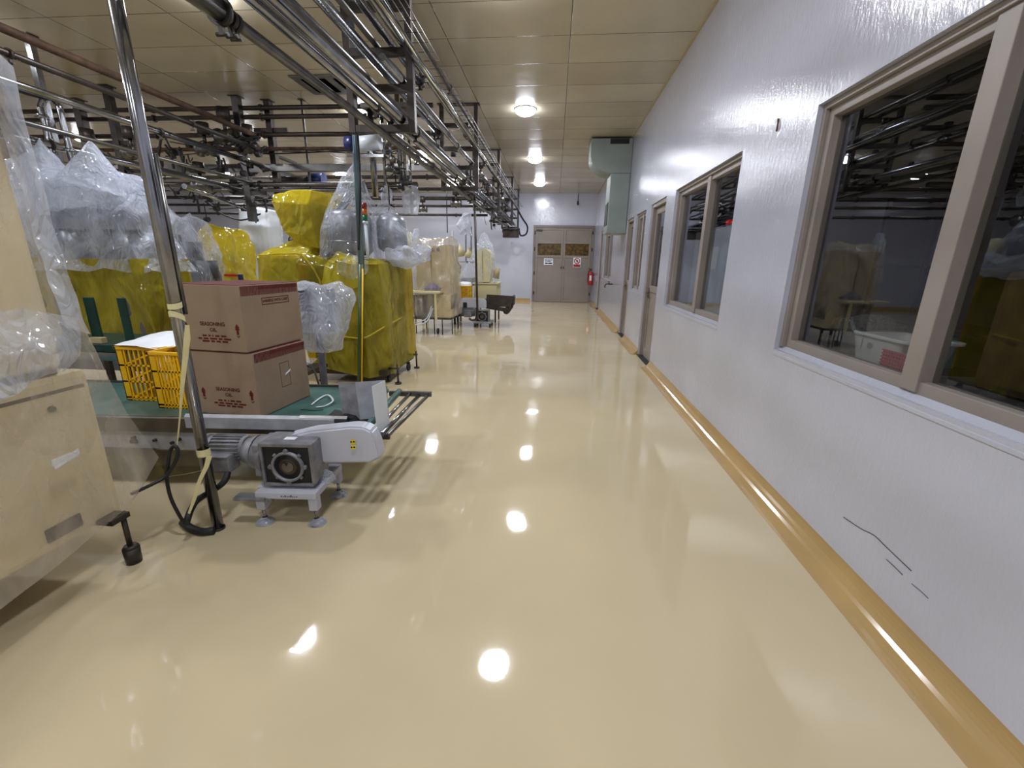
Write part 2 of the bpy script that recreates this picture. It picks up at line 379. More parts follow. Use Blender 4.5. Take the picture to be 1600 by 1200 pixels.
# windows of the right wall
def window(i, y0, y1, z0, z1, mull):
    root = struct(bpy.data.objects.new('window_%d' % i, None)); SC.collection.objects.link(root); root.location = (XW+.05, (y0+y1)/2, z0)
    x0, x1 = XW+.055, XW+.13; fw = .075
    # sloping painted sill
    MB().prism([(XW-.004, y0, z0-.035), (XW-.004, y0, z0-.02), (x0+.01, y0, z0+.03), (x0+.01, y0, z0-.035)], (0, y1-y0, 0)).build('window_sill', wall_m, root)
    b = MB()
    for (ya, yb, za, zb) in ((y0, y0+fw, z0, z1), (y1-fw, y1, z0, z1), (y0+fw, y1-fw, z0, z0+fw), (y0+fw, y1-fw, z1-fw, z1)): b.box((x0, ya, za), (x1, yb, zb), bev=.004)
    for (ya, yb, za, zb) in ((y0, y0+.03, z0+.02, z1), (y1-.03, y1, z0+.02, z1), (y0+.03, y1-.03, z1-.03, z1)): b.box((x0-.025, ya, za), (x0, yb, zb), bev=.003)
    b.build('window_frame', 'frame', root)
    e = [y0+fw]
    for mm in mull:
        MB().box((x0-.012, mm-.045, z0+.03), (x1, mm+.045, z1-.03), bev=.004).build('mullion', 'frame', root); e += [mm-.045, mm+.045]
    e.append(y1-fw)
    for k in range(0, len(e), 2): MB().box((x1-.03, e[k], z0+fw), (x1-.024, e[k+1], z1-fw)).build('pane', 'glass', root)
window(1, *OP[0], [1.925]); window(2, *OP[1], [4.92]); window(3, *OP[3], [8.3]); window(4, *OP[5], [12.95])
def side_door(i, y0, y1, z1, leaf=True):
    root = struct(bpy.data.objects.new('door_%d' % i, None)); SC.collection.objects.link(root); root.location = (XW+.05, (y0+y1)/2, 0)
    x0, x1 = XW+.02, XW+.13; f = .055
    b = MB()
    for (ya, yb, za, zb) in ((y0, y0+f, 0, z1), (y1-f, y1, 0, z1), (y0+f, y1-f, z1-f, z1)): b.box((x0, ya, za), (x1, yb, zb), bev=.004)
    b.build('door_frame', 'frame', root)
    xl0, xl1 = XW+.07, XW+.11; a, c = y0+f+.004, y1-f-.004; s = .085; mid = 1.12
    b = MB()
    for (ya, yb, za, zb) in ((a, a+s, .012, z1-f-.01), (c-s, c, .012, z1-f-.01), (a+s, c-s, .012, .15), (a+s, c-s, mid-.05, mid+.05), (a+s, c-s, z1-f-.1, z1-f-.01)): b.box((xl0, ya, za), (xl1, yb, zb), bev=.004)
    b.box((xl0+.012, a+s, .15), (xl1-.01, c-s, mid-.05))
    lf = b.build('door_leaf', 'door', root)
    MB().box((xl0+.018, a+s, mid+.05), (xl0+.024, c-s, z1-f-.1)).build('pane', 'glass', lf)
    b = MB(); b.cyl((xl0-.001, c-.045, 1.05), (xl0-.05, c-.045, 1.05), .009); b.cyl((xl0-.048, c-.04, 1.05), (xl0-.048, c-.16, 1.05), .009); b.box((xl0-.006, c-.07, .97), (xl0, c-.02, 1.13), bev=.003); b.build('door_handle', 'steel_dull', lf)
    MB().box((XW-.02, y0+.02, .0005), (xl0+.06, y1-.02, .012)).build('threshold', 'black', root)
side_door(1, *OP[2][:2], 2.4); side_door(2, *OP[4][:2], 2.38); side_door(3, *OP[6][:2], 2.5)
# dim rooms behind the right wall
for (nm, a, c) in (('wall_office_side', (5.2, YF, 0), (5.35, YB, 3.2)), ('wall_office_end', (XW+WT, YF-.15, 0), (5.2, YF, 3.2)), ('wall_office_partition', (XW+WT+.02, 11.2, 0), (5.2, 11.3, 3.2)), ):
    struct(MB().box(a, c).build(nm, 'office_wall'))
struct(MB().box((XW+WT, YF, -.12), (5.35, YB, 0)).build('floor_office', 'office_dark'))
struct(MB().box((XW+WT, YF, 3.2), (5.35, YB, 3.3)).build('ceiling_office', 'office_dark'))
# double door in the back wall
root = struct(bpy.data.objects.new('door_4', None)); SC.collection.objects.link(root); root.location = (.29, YB, 0)
x0, x1, zt, f = -.86, 1.44, 2.86, .09; yf = YB-.05
b = MB(); b.box((x0, yf, 0), (x0+f, YB, zt), bev=.006); b.box((x1-f, yf, 0), (x1, YB, zt), bev=.006); b.box((x0+f, yf, zt-f), (x1-f, YB, zt), bev=.006); b.build('door_frame', 'frame_dark', root)
for sgn, (a, c) in ((-1, (x0+f+.005, .285)), (1, (.295, x1-f-.005))):
    b = MB(); s = .08; yl = YB-.04
    for (xa, xb, za, zb) in ((a, a+s, .012, zt-f-.01), (c-s, c, .012, zt-f-.01), (a+s, c-s, .012, .11), (a+s, c-s, 1.68, 1.77), (a+s, c-s, 2.2, 2.29), (a+s, c-s, zt-f-.08, zt-f-.01)): b.box((xa, yl, za), (xb, YB, zb), bev=.005)
    b.box((a+s, yl+.02, .11), (c-s, YB, 1.68)); b.box((a+s, yl+.02, 2.29), (c-s, YB, zt-f-.08))
    lf = b.build('door_leaf', 'door', root)
    # little window: dark glass over boxes on a shelf beyond
    b = MB(); b.box((a+s, yl+.028, 1.77), (c-s, YB-.001, 2.2)); b.build('pane', 'pane_brown' if 'pane_brown' in M else mat('pane_brown', (92, 72, 34), rough=.08, var=.6, vscale=9), lf)
    xe = c-.04 if sgn < 0 else a+.04
    b = MB(); b.box((xe-.02, yl-.008, 1.28), (xe+.02, yl, 1.36), bev=.003); b.cyl((xe, yl-.03, 1.32), (xe, yl, 1.32), .012); b.build('door_handle', 'dark_steel', lf)
    xh = x0+.06 if sgn < 0 else x1-.06
    for z in (.35, 1.1, 2.0, 2.6): MB().cyl((xh, yf-.012, z-.06), (xh, yf-.012, z+.06), .016).build('hinge', 'dark_steel', lf)
b = MB(); b.box((x0+.1, yf-.03, zt-.2), (x0+.35, yf-.0, zt-.15), bev=.004); b.build('door_closer', 'dark_steel', root)
# signs on the double door
b = MB(); b.box((-.43, YB-.046, 1.41), (-.07, YB-.041, 1.66)); 
s1 = b.build('notice_sheet', 'paper')
for z, x_, w_ in ((1.595, -.39, .28), (1.555, -.36, .22)):
    pass
t = MB()
for z, segs in ((1.60, ((-.40, .09), (-.29, .12), (-.15, .05))), (1.55, ((-.37, .05), (-.30, .14)))):
    for xa, wd in segs: t.box((xa, YB-.048, z-.014), (xa+wd, YB-.0462, z+.014))
t2 = MB()
for z, segs in ((1.475, ((-.38, .1), (-.26, .15))),):
    for xa, wd in segs: t2.box((xa, YB-.048, z-.022), (xa+wd, YB-.0462, z+.022))
tag(s1, 'white paper notice with blue lettering on the left leaf of the double door', 'sign')
s1.location = (0, 0, 0)
o = t.build('lettering', 'sign_blue'); o.parent = s1
o = t2.build('lettering', 'black'); o.parent = s1
s2 = MB().box((.70, YB-.046, 1.34), (.99, YB-.041, 1.70)).build('prohibition_sign', 'paper')
tag(s2, 'red and white prohibition sign on the right leaf of the double door', 'sign')
t = MB(); cx, cz = .845, 1.575
n = 40
for k in range(n):
    a0, a1 = 2*math.pi*k/n, 2*math.pi*(k+1)/n
    t.prism([(cx+r_*math.cos(a_), YB-.046, cz+r_*math.sin(a_)) for r_, a_ in ((.085, a0), (.115, a0), (.115, a1), (.085, a1))], (0, -.002, 0))
t.prism([(cx-.08, YB-.046, cz+.06), (cx-.06, YB-.046, cz+.08), (cx+.08, YB-.046, cz-.06), (cx+.06, YB-.046, cz-.08)], (0, -.003, 0))
t.box((.715, YB-.0485, 1.355), (.975, YB-.046, 1.45)); o = t.build('red_ring', 'red'); o.parent = s2
t = MB(); t.box((cx-.02, YB-.047, cz-.05), (cx+.02, YB-.046, cz+.02)); t.cyl((cx, YB-.047, cz+.04), (cx, YB-.046, cz+.04), .018); t.box((cx-.05, YB-.047, cz-.005), (cx+.05, YB-.046, cz+.01)); o = t.build('pictogram', 'black'); o.parent = s2
# ---------------------------------------------------------------- ceiling lamps
def lamp(loc, label):
    r = thing('ceiling_lamp', label, 'lamp', loc, group='round ceiling lamps')
    MB().lathe((0, 0, 0), [(.001, 0), (.185, 0), (.185, -.012), (.17, -.016)], 32).build('housing', 'lamp_ring', r, local=True)
    MB().lathe((0, 0, 0), [(.172, -.012), (.168, -.035), (.145, -.065), (.1, -.088), (.05, -.098), (.001, -.1)], 32).build('diffuser', 'lamp_glow', r, local=True)
    ld = bpy.data.lights.new('lamp_light', 'AREA'); ld.shape = 'DISK'; ld.size = .3; ld.energy = LAMP_POWER; ld.color = (.9, .94, 1); ld.spread = math.pi
    o = bpy.data.objects.new('bulb_light', ld); SC.collection.objects.link(o); o.parent = r; o.location = (0, 0, -.112)
    return r
names = {1.2: 'behind the camera position', 4.7: 'nearest', 8.2: 'second from the front', 11.8: 'third from the front', 15.2: 'farthest'}
L0 = lamp((-.6, 8.2, HC), 'round white ceiling lamp over the aisle, the largest one seen in full')
for (x, y, lb) in ((-.6, 11.8, 'round white ceiling lamp over the aisle, between the largest and the farthest'),
                   (-.6, 15.2, 'round white ceiling lamp over the aisle, farthest, just before the double door'),
                   (-.6, 4.7, 'round white ceiling lamp over the aisle, cut by the top edge of the picture'),
                   (-.6, 1.2, 'round white ceiling lamp over the aisle, overhead and seen only in reflections'),
                   (-.6, -2.3, 'round white ceiling lamp over the aisle, behind the viewer'),
                   (-3.5, 4.75, 'round white ceiling lamp at the top edge, left of the overhead pipes'),
                   (-3.5, 1.2, 'round white ceiling lamp above the foreground machine'),
                   (-3.5, -2.3, 'round white ceiling lamp over the left bay, behind the viewer'),
                   (-3.5, 8.2, 'round white ceiling lamp above the yellow wrapped machine'),
                   (-3.5, 11.8, 'round white ceiling lamp above the beige cabinet machine'),
                   (-3.5, 15.2, 'round white ceiling lamp left of the rack near the back wall'),
                   (-6.6, 4.8, 'round white ceiling lamp above the left row of machines'),
                   (-6.6, 1.2, 'round white ceiling lamp left of the foreground machine'),
                   (-6.6, 9.6, 'round white ceiling lamp in the middle of the left bay'),
                   (-6.6, 13.8, 'round white ceiling lamp of the middle bay near the back wall'),
                   (-10.4, 5.0, 'round white ceiling lamp of the far left bay, nearest'),
                   (-10.4, 9.6, 'round white ceiling lamp of the far left bay, middle'),
                   (-10.4, 13.8, 'round white ceiling lamp of the far left bay, near the back wall')):
    dup(L0, (x, y, HC), lb)
# ceiling air vent with two dark slots
r = thing('ceiling_vent', 'square ceiling air vent with two dark slots above the steel pipes', 'vent', (-3.35, 7.0, HC))
b = MB(); b.box((-3.85, 6.66, HC-.02), (-2.85, 7.36, HC-.0005), bev=.006); b.build('vent_frame', 'steel_dull', r)
for xa in (-3.72, -3.24): MB().box((xa, 6.76, HC-.024), (xa+.36, 7.26, HC-.0205)).build('slot', 'void', r)
# ---------------------------------------------------------------- duct
r = thing('air_duct', 'grey-green sheet metal air duct elbowing down the right wall from the ceiling', 'duct', (1.28, 10.1, 2.15))
b = MB(); b.box((1.08, 9.9, 2.14), (XW-.006, 10.6, 3.36), bev=.008)
b.box((1.065, 9.885, 3.30), (XW-.004, 10.61, 3.36), bev=.004); b.box((1.07, 9.89, 2.13), (XW-.004, 10.61, 2.17), bev=.004); b.build('down_duct', 'duct', r)
n = 10; xo = .64
poly = [(xo, 9.88, 3.94), (XW-.008, 9.88, 3.94), (XW-.008, 9.88, 3.3), (1.12, 9.88, 3.3)] + [(1.12-(1.12-xo)*math.sin(math.pi/2*k/n), 9.88, 3.66-(3.66-3.3)*math.cos(math.pi/2*k/n)) for k in range(1, n+1)]
b = MB(); b.prism(poly, (0, .66, 0)); b.build('elbow', 'duct', r)
b = MB(); b.box((1.02, 9.875, 3.84), (1.40, 9.879, 3.935)); b.build('torn_gap', 'black', r)
b = MB(); b.box((1.07, 10.0, 2.3), (1.079, 10.5, 2.75)); b.build('outlet_grille', 'black', r)
# fire extinguisher
r = thing('fire_extinguisher', 'red fire extinguisher hanging on the right wall beside the double door', 'fire extinguisher', (1.36, 16.9, .7))
b = MB(); b.lathe((0, 0, 0), [(.001, .0), (.085, 0), (.1, .02), (.1, .42), (.085, .47), (.03, .51), (.03, .53)], 20); b.build('cylinder', 'red', r, local=True)
b = MB(); b.cyl((0, 0, .52), (0, 0, .58), .02); b.box((-.06, -.012, .57), (.03, .012, .6), bev=.003); b.cyl((-.05, 0, .575), (-.09, 0, .62), .01); b.build('valve', 'black', r, local=True)
b = MB(); b.tube([(-.03, -.02, .55), (-.09, -.06, .5), (-.11, -.04, .3), (-.1, -.03, .12)], .012); b.build('hose', 'rubber', r, local=True)
b = MB(); b.box((-.045, -.106, .17), (.03, -.098, .36), bev=.003); b.build('label_plate', 'paper', r, local=True)
MB().box((.09, -.03, .35), (.119, .03, .45)).build('bracket', 'dark_steel', r, local=True)
# tap
r = thing('wall_tap', 'small brass-grey water tap on the right wall below the duct', 'tap', (XW, 11.35, 1.0))
b = MB(); b.cyl((0, 0, 0), (-.1, 0, 0), .016); b.tube([(-.08, 0, 0), (-.16, 0, 0), (-.19, 0, -.04), (-.19, 0, -.09)], .014); b.build('spout', 'dark_steel', r, local=True)
b = MB(); b.cyl((-.1, 0, 0), (-.1, 0, .05), .01); b.box((-.14, -.01, .05), (-.06, .01, .06), bev=.002); b.build('handle', 'dark_steel', r, local=True)
# security camera
r = thing('security_camera', 'small dark camera hanging on the back wall above the double door', 'camera', (.76, YB, 3.62))
b = MB(); b.box((-.03, -.02, -.02), (.03, -.0005, .1), bev=.004); b.cyl((0, -.01, .05), (0, -.01, .34), .01); b.build('bracket', 'dark_steel', r, local=True)
b = MB(); b.cyl((0, -.02, 0), (0, -.16, -.03), .035); b.build('camera_body', 'black', r, local=True)
# loose hooks on the right wall
for (y, z) in ((2.97+.35, 2.22), (6.02, 2.62)):
    pass
o = MB().tube([(1.476, 3.471, 2.467), (1.470, 3.451, 2.422), (1.476, 3.470, 2.393)], .006).build('wall_hook', 'rust'); tag(o, 'rusty stub of a nail in the right wall above the long windows', 'hook')
# scuff marks on the lower right wall
b = MB()
b.tube([(1.479, 2.024, 0.307), (1.479, 1.904, 0.323), (1.479, 1.826, 0.343), (1.479, 1.746, 0.338), (1.479, 1.608, 0.329)], .0018, n=6, flat=1)
b.tube([(1.479, 1.730, 0.289), (1.479, 1.682, 0.288), (1.479, 1.639, 0.285)], .0016, n=6)
b.tube([(1.479, 1.591, 0.282), (1.479, 1.542, 0.285), (1.479, 1.511, 0.283)], .0012, n=6)
tag(b.build('scratch_mark', 'rack_steel'), 'long thin scratch on the white wall near the skirting', 'scratch')
# ---------------------------------------------------------------- things behind the windows
r = thing('work_table', 'dim steel work table behind the nearest window', 'table', (2.2, 1.9, 0))
MB().box((1.72, .4, .88), (2.5, 3.3, .92), bev=.005).build('table_top', 'rack_steel', r)
for x in (1.77, 2.45):
    for y in (.5, 3.2): MB().box((x-.02, y-.02, 0), (x+.02, y+.02, .88)).build('leg', 'dark_steel', r)
r = thing('white_tub', 'white plastic tub standing behind the glass of the nearest window', 'tub', (1.9, 2.52, .92))
b = MB(); b.film([rr(1.92, 2.54, .922, .11, .16, .03), rr(1.92, 2.54, 1.14, .14, .2, .04)], amp=0, nu=48, nv=4); b.film([rr(1.92, 2.52, 1.14, .14, .2, .04), rr(1.92, 2.52, 1.14, .132, .192, .04), rr(1.92, 2.52, .93, .1, .15, .03), rr(1.92, 2.52, .93, .001, .001, .0005)], amp=0, nu=48, nv=6); b.build('tub_body', 'milky', r)
MB().film([rr(1.92, 2.52, 1.13, .15, .21, .04), rr(1.92, 2.52, 1.145, .15, .21, .04), rr(1.92, 2.52, 1.145, .132, .192, .04)], amp=0, nu=48, nv=4).build('rim', 'milky', r)
b = MB()
for k in range(9): b.box((1.745, 2.26+.018*k, .925), (1.75, 2.266+.018*k, 1.09))
for k in range(10): b.box((1.745, 2.255, .925+.0175*k), (1.75, 2.42, .932+.0175*k))
b.box((1.751, 2.255, .925), (1.756, 2.42, 1.09)); tag(b.build('mesh_basket', 'pink'), 'pink mesh basket in front of the white tub behind the nearest window', 'basket')
tag(MB().film([rr(2.3, 2.85, .925, .12, .1, .05), rr(2.3, 2.85, 1.1, .12, .1, .05), rr(2.3, 2.85, 1.13, .01, .01, .004)], amp=.03, nu=50, nv=14).build('green_bundle', 'green'), 'green bundle behind the white tub in the near window', 'bundle')
tag(MB().film([rr(2.1, 3.15, .925, .15, .16, .05), rr(2.1, 3.15, 1.16, .12, .14, .05), rr(2.1, 3.15, 1.2, .01, .01, .004)], amp=.05, nu=60, nv=20, seed=4).build('clear_bag', 'film_clear'), 'clear crinkled bag beyond the white tub in the near window', 'bag')
r = thing('steel_tray', 'long steel tray on the table under the right pane of the nearest window', 'tray', (1.95, 1.5, .93))
b = MB(); b.box((1.75, .9, .925), (2.3, 2.28, .94), bev=.004)
for s_ in ((1.75, .9, 1.765, 2.28), (2.285, .9, 2.3, 2.28), (1.75, 2.265, 2.3, 2.28)): b.box((s_[0], s_[1], .94), (s_[2], s_[3], .985), bev=.003)
b.build('tray_body', 'inner_steel', r)
tag(MB().box((2.06, 1.3, .945), (2.27, 2.25, 1.5), bev=.04).build('brown_sack', mat('brown_sack', (66, 50, 34), rough=.8, var=.3)), 'dark brown sack on the tray behind the nearest window', 'sack')
r = thing('storage_cabinet', 'pale blue steel cabinet seen through the second window', 'cabinet', (2.5, 6.6, 0))
MB().box((2.25, 5.9, .0005), (3.0, 7.6, 2.0), bev=.02).build('cabinet_body', 'fridge', r)
MB().box((2.235, 5.95, .1), (2.25, 6.72, 1.95), bev=.004).build('cabinet_door', 'fridge', r)
MB().box((2.22, 6.4, 1.45), (2.235, 6.62, 1.75), bev=.004).build('notice_sheet', 'paper', r)
MB().box((2.24, 6.0, 2.001), (2.9, 7.5, 2.02)).build('cabinet_lid', 'steel_dull', r)
tag(MB().box((2.3, 6.1, 2.03), (2.4, 6.5, 2.09), bev=.005).build('display_panel', 'screen_red'), 'small red lit display on top of the blue cabinet in the second window', 'display')
r = thing('steel_shelf', 'dim steel shelf standing in the room behind the nearest window', 'shelf', (4.2, 4.3, 0))
for z in (.3, .9, 1.5, 2.1): MB().box((3.9, 2.6, z), (4.5, 5.9, z+.03)).build('shelf_board', 'rack_steel', r)
for (x, y) in ((3.92, 2.62), (4.48, 2.62), (3.92, 5.88), (4.48, 5.88)): MB().box((x-.02, y-.02, 0), (x+.02, y+.02, 2.3)).build('post', 'dark_steel', r)

# ---------------------------------------------------------------- overhead pipe rack beside the aisle
def rack_frame(yc, label):
    r = thing('rack_frame', label, 'pipe rack', (-1.67, yc, HC), group='hanging frames of the aisle pipe rack')
    for x in (0.28, -0.30): MB().box((x-.032, -.035, 2.66-HC), (x+.032, .035, -.0005), bev=.004).build('post', 'rack_steel', r, local=True)
    for z in (2.70, 3.03, 3.32, 3.67): MB().box((-.272, -.03, z-.035-HC), (.252, .03, z+.03-HC), bev=.004).build('crossbeam', 'rack_steel', r, local=True)
    MB().box((-.36, -.06, -.012), (.34, .06, -.0004)).build('ceiling_plate', 'dark_steel', r, local=True)
    return r
F0 = rack_frame(4.46, 'hanging steel frame of the aisle pipe rack, the nearest one with its lit lower end')
for y, lb in ((1.0, 'hanging steel frame of the aisle pipe rack, overhead before the picture edge'), (7.92, 'hanging steel frame of the aisle pipe rack, the second, above the thin floor conduit'),
              (10.9, 'hanging steel frame of the aisle pipe rack, third from the front'), (14.2, 'hanging steel frame of the aisle pipe rack, fourth from the front'), (16.5, 'hanging steel frame of the aisle pipe rack, last before the back wall')):
    dup(F0, (-1.67, y, HC), lb)
def clamp(root, x, y, z, r):
    b = MB(); b.cyl((x, y-.012, z), (x, y+.012, z), r+.014, n=18); b.box((x-.012, y-.01, z-r-.05), (x+.012, y+.01, z-r)); b.cyl((x-.03, y, z-r-.045), (x+.03, y, z-r-.045), .01, n=8); b.build('clamp', 'dark_steel', root)
def ypipe(x, z, r, y0, y1, label, m='steel', clamps=(), name='steel_pipe', group=None, cat='pipe'):
    t = thing(name, label, cat, (x, (y0+y1)/2, z), group=group)
    MB().cyl((x, y0, z), (x, y1, z), r, n=20).build('tube', m, t)
    for y in clamps: clamp(t, x, y, z, r)
    return t
ypipe(-1.635, 2.625, .028, 2.34, 16.2, 'lowest shiny pipe slung under the aisle rack, ending in a clamped joint', 'steel_dull', (2.37, 2.40, 8.6, 12))
ypipe(-1.635, 2.625, .05, -1, 2.33, 'thick white lagged end of the lowest pipe under the aisle rack', 'steel_dull', (2.3,), name='lagged_pipe')
ypipe(-1.60, 2.775, .033, -1, 16.6, 'shiny pipe on the bottom tier of the aisle rack, leftmost of the near pair', 'steel', (4.1, 7.2, 10.1))
ypipe(-1.495, 2.782, .038, -1, 16.6, 'shiny pipe on the bottom tier of the aisle rack, right of the near pair', 'steel', (4.9, 7.4, 11.6))
ypipe(-1.84, 2.775, .03, -1, 16.6, 'dull pipe on the bottom tier of the aisle rack, next to the left posts', 'steel_dull', (6, 9.5))
ypipe(-1.735, 2.77, .02, 4.6, 16.6, 'thin dull pipe on the bottom tier of the aisle rack', 'steel_dull', (6.4, 9))
ypipe(-1.57, 3.105, .04, -1, 6.2, 'thick shiny second-tier pipe of the aisle rack, cut off past the near frame', 'steel', (6.1, 2.6))
ypipe(-1.48, 3.1, .03, 4.0, 16.6, 'shiny pipe on the second tier of the aisle rack, rightmost', 'steel', (6.8, 9.9))
ypipe(-1.78, 3.1, .032, -1, 16.6, 'dull pipe on the second tier of the aisle rack, leftmost', 'steel_dull', (5.6, 10))
ypipe(-1.45, 3.385, .032, -1, 16.6, 'shiny pipe on the third tier of the aisle rack, rightmost', 'steel', (5.1, 9.2))
ypipe(-1.555, 3.385, .034, -1, 5.4, 'shiny pipe on the third tier of the aisle rack, cut short past the near frame', 'steel', (5.3, 3.4))
ypipe(-1.70, 3.38, .026, -1, 16.6, 'dull pipe on the third tier of the aisle rack, leftmost', 'steel_dull')
ypipe(-1.50, 3.73, .026, -1, 16.6, 'dull pipe on the top tier of the aisle rack, rightmost', 'steel_dull', (6.5,))
ypipe(-1.68, 3.73, .03, -1, 16.6, 'dull pipe on the top tier of the aisle rack, leftmost', 'steel_dull')
def wav(x, z, y0, y1, s, amp=.02, n=26):
    return [(x+amp*noise.noise(Vector((i*.7, s, 0)))*1.5, y0+(y1-y0)*i/n, z-abs(amp*1.6*math.sin(i*1.25+s))+amp*noise.noise(Vector((i*.9, s, 5)))) for i in range(n+1)]
for k, (dx, dz, rad, m, lb) in enumerate(((0, 0, .009, 'cable_cream', 'cream cable, thickest of the bundle along the outer side of the aisle rack'),
        (.012, .03, .006, 'cable_black', 'black cable, topmost of the bundle outside the aisle rack'), (-.012, .05, .005, 'paper', 'thin white cable of the bundle outside the aisle rack'),
        (-.01, -.025, .007, 'cable_black', 'black cable sagging lowest in the bundle outside the aisle rack'), (.024, -.01, .005, 'steel', 'silvery braided cable of the bundle outside the aisle rack'),
        (.03, .012, .005, 'cable_black', 'thin black cable on the aisle side of the bundle outside the rack'))):
    o = MB().tube(wav(-1.335+dx, 3.3+dz, -1, 16.3, k*3.3), rad, n=6).build('cable', m); tag(o, lb, 'cable', 'cable bundle beside the aisle rack')
t = thing('wire_tray', 'thin wire ladder tray hanging on the aisle side of the pipe rack', 'cable tray', (-1.24, 6, 3.36))
b = MB()
for x in (-1.285, -1.235, -1.19): b.tube([(x, -1, 3.36), (x, 16.3, 3.36)], .0035, n=5, smooth=0)
b.build('long_wire', 'steel_dull', t)
for i in range(96): MB().tube([(-1.345, -1+.18*i, 3.362), (-1.19, -1+.18*i, 3.362)], .003, n=4, smooth=0).build('rung', 'dark_steel', t)
o = MB().tube([(-1.36, 16.0, 3.25), (-1.22, 16.3, 3.0), (-1.05, 16.6, 2.75), (-1.1, 16.7, 2.5), (-1.3, 16.7, 2.45), (-1.38, 16.8, 2.7)], .03).build('drooping_hose', 'rubber'); tag(o, 'black hose looping out of the far end of the aisle rack', 'hose')
o = MB().box((-1.95, 16.55, 2.36), (-1.36, 16.75, 2.66), bev=.02).build('junction_box', 'dark_steel'); tag(o, 'dark junction box under the far end of the aisle rack', 'junction box')
# valves and clamps clutter on the rack
def valve(x, y, z, s, label, axis='y'):
    t = thing('valve', label, 'valve', (x, y, z), group='pipe valves overhead')
    MB().lathe((0, 0, 0), [(.001, -.06*s), (.05*s, -.06*s), (.05*s, -.04*s), (.03*s, -.035*s), (.045*s, 0), (.03*s, .035*s), (.05*s, .04*s), (.05*s, .06*s), (.001, .06*s)], 14, axis='Y' if axis == 'y' else 'X').build('valve_body', 'steel_dull', t, local=True)
    b = MB(); b.cyl((0, 0, .02*s), (0, 0, .1*s), .012*s); b.cyl((0, 0, .09*s), (0, 0, .17*s), .04*s); b.build('actuator', 'dark_steel', t, local=True)
    return t
vs = [(-1.84, 8.8, 2.775, 1.2, 'valve on the dull left pipe of the aisle rack, beyond the second frame'), (-1.84, 9.9, 2.775, 1.3, 'valve on the dull left pipe of the aisle rack, before the third frame'),
      (-1.78, 6.7, 3.1, 1.2, 'valve on the second tier of the aisle rack, above the tower light'), (-1.48, 8.9, 3.1, 1.2, 'valve on the second tier of the aisle rack, past the second frame'),
      (-1.48, 12.3, 3.1, 1.4, 'valve on the second tier of the aisle rack, past the third frame'), (-1.78, 11.7, 3.1, 1.4, 'valve on the left second-tier pipe, past the third frame'),
      (-1.45, 7.4, 3.385, 1, 'valve on the third tier of the aisle rack, just before the second frame'), (-1.70, 9.6, 3.38, 1.2, 'valve on the third tier of the aisle rack, left side'),
      (-1.6, 13.2, 2.775, 1.4, 'valve on the bottom tier near the far end of the aisle rack'), (-1.5, 15.3, 2.78, 1.4, 'valve on the bottom tier before the last frame of the aisle rack')]
for v in vs: valve(*v)
# conduit dropping to the far conveyor
t = thing('floor_conduit', 'thin grey conduit dropping from the aisle rack to the far conveyor, hooked at its foot', 'conduit', (-1.86, 9.35, .1))
b = MB()
b.cyl((-1.682, 9.300, 2.849), (-1.632, 9.300, 0.477), .024); b.tube([(-1.631, 9.300, 0.491), (-1.632, 9.300, 0.381), (-1.675, 9.300, 0.282), (-1.760, 9.300, 0.266), (-1.817, 9.300, 0.306)], .024); b.build('tube', 'rack_steel', t)

# ---------------------------------------------------------------- pipes crossing the left bay
def xpipe(y, z, r, x0, x1, label, m='rack_steel', square=False, name='cross_pipe', cat='pipe'):
    t = thing(name, label, cat, ((x0+x1)/2, y, z))
    b = MB(); (b.box((x0, y-r, z-r), (x1, y+r, z+r), bev=.004) if square else b.cyl((x0, y, z), (x1, y, z), r, n=14)); b.build('tube', m, t)
    n = max(2, int((x1-x0)/1.7))
    for i in range(n):
        xx = x0+(i+.5)*(x1-x0)/n; b = MB(); b.cyl((xx-.015, y, z), (xx+.015, y, z), r*1.42+.006, n=12); b.build('clamp', 'dark_steel', t)
    return t
xpipe(7.5, 3.84, .035, -9.6, -2.0, 'dark cross pipe just under the ceiling of the left bay, topmost')
xpipe(7.5, 3.71, .035, -9.6, -2.0, 'dark cross pipe of the left bay, second below the ceiling')
xpipe(7.5, 3.45, .036, -9.6, -2.0, 'dark cross pipe of the left bay, third below the ceiling')
xpipe(7.5, 3.24, .03, -9.6, -2.0, 'brownish cross pipe carrying cables through the left bay', 'rust')
xpipe(7.5, 2.95, .055, -8.2, -2.0, 'flat steel cross beam of the left bay under the cables', 'steel_dull', True, 'cross_beam', 'beam')
xpipe(7.5, 2.70, .04, -9.6, -2.3, 'steel cross pipe of the left bay, upper of the lowest pair', 'steel_dull')
xpipe(7.5, 2.61, .03, -9.6, -2.3, 'steel cross pipe of the left bay, lowest', 'steel_dull')
for i, (px, y) in enumerate(((293, 0), (306, 0), (318, 0), (326, 0))):
    z = ((-3.152, 13.200, 3.498), (-3.158, 13.200, 3.242), (-3.164, 13.200, 3.035), (-3.170, 13.200, 2.792))[i][2]
    xpipe(13.2, z, .035 if i != 1 else .05, XL+.001, -2.0 if i else -2.2, ('far cross pipe behind the beige machines, topmost', 'far cross pipe behind the beige machines, thick second one', 'far cross pipe behind the beige machines, third one', 'far cross pipe behind the beige machines, lowest')[i], 'rack_steel')
xpipe(10.3, 3.3, .04, XL+.001, -2.0, 'dark cross pipe deep in the left bay, upper', 'dark_steel')
xpipe(10.3, 3.05, .03, XL+.001, -2.0, 'dark cross pipe deep in the left bay, lower', 'dark_steel')
o = ypipe(-4.95, 3.42, .04, .5, 7.5, 'dark square-looking rail running to the right above the left machines, topmost', 'rust', name='overhead_rail')
ypipe(-4.88, 3.2, .03, .5, 8.4, 'brown pipe running inward above the left machines, second from top', 'rack_steel', (4, 6))
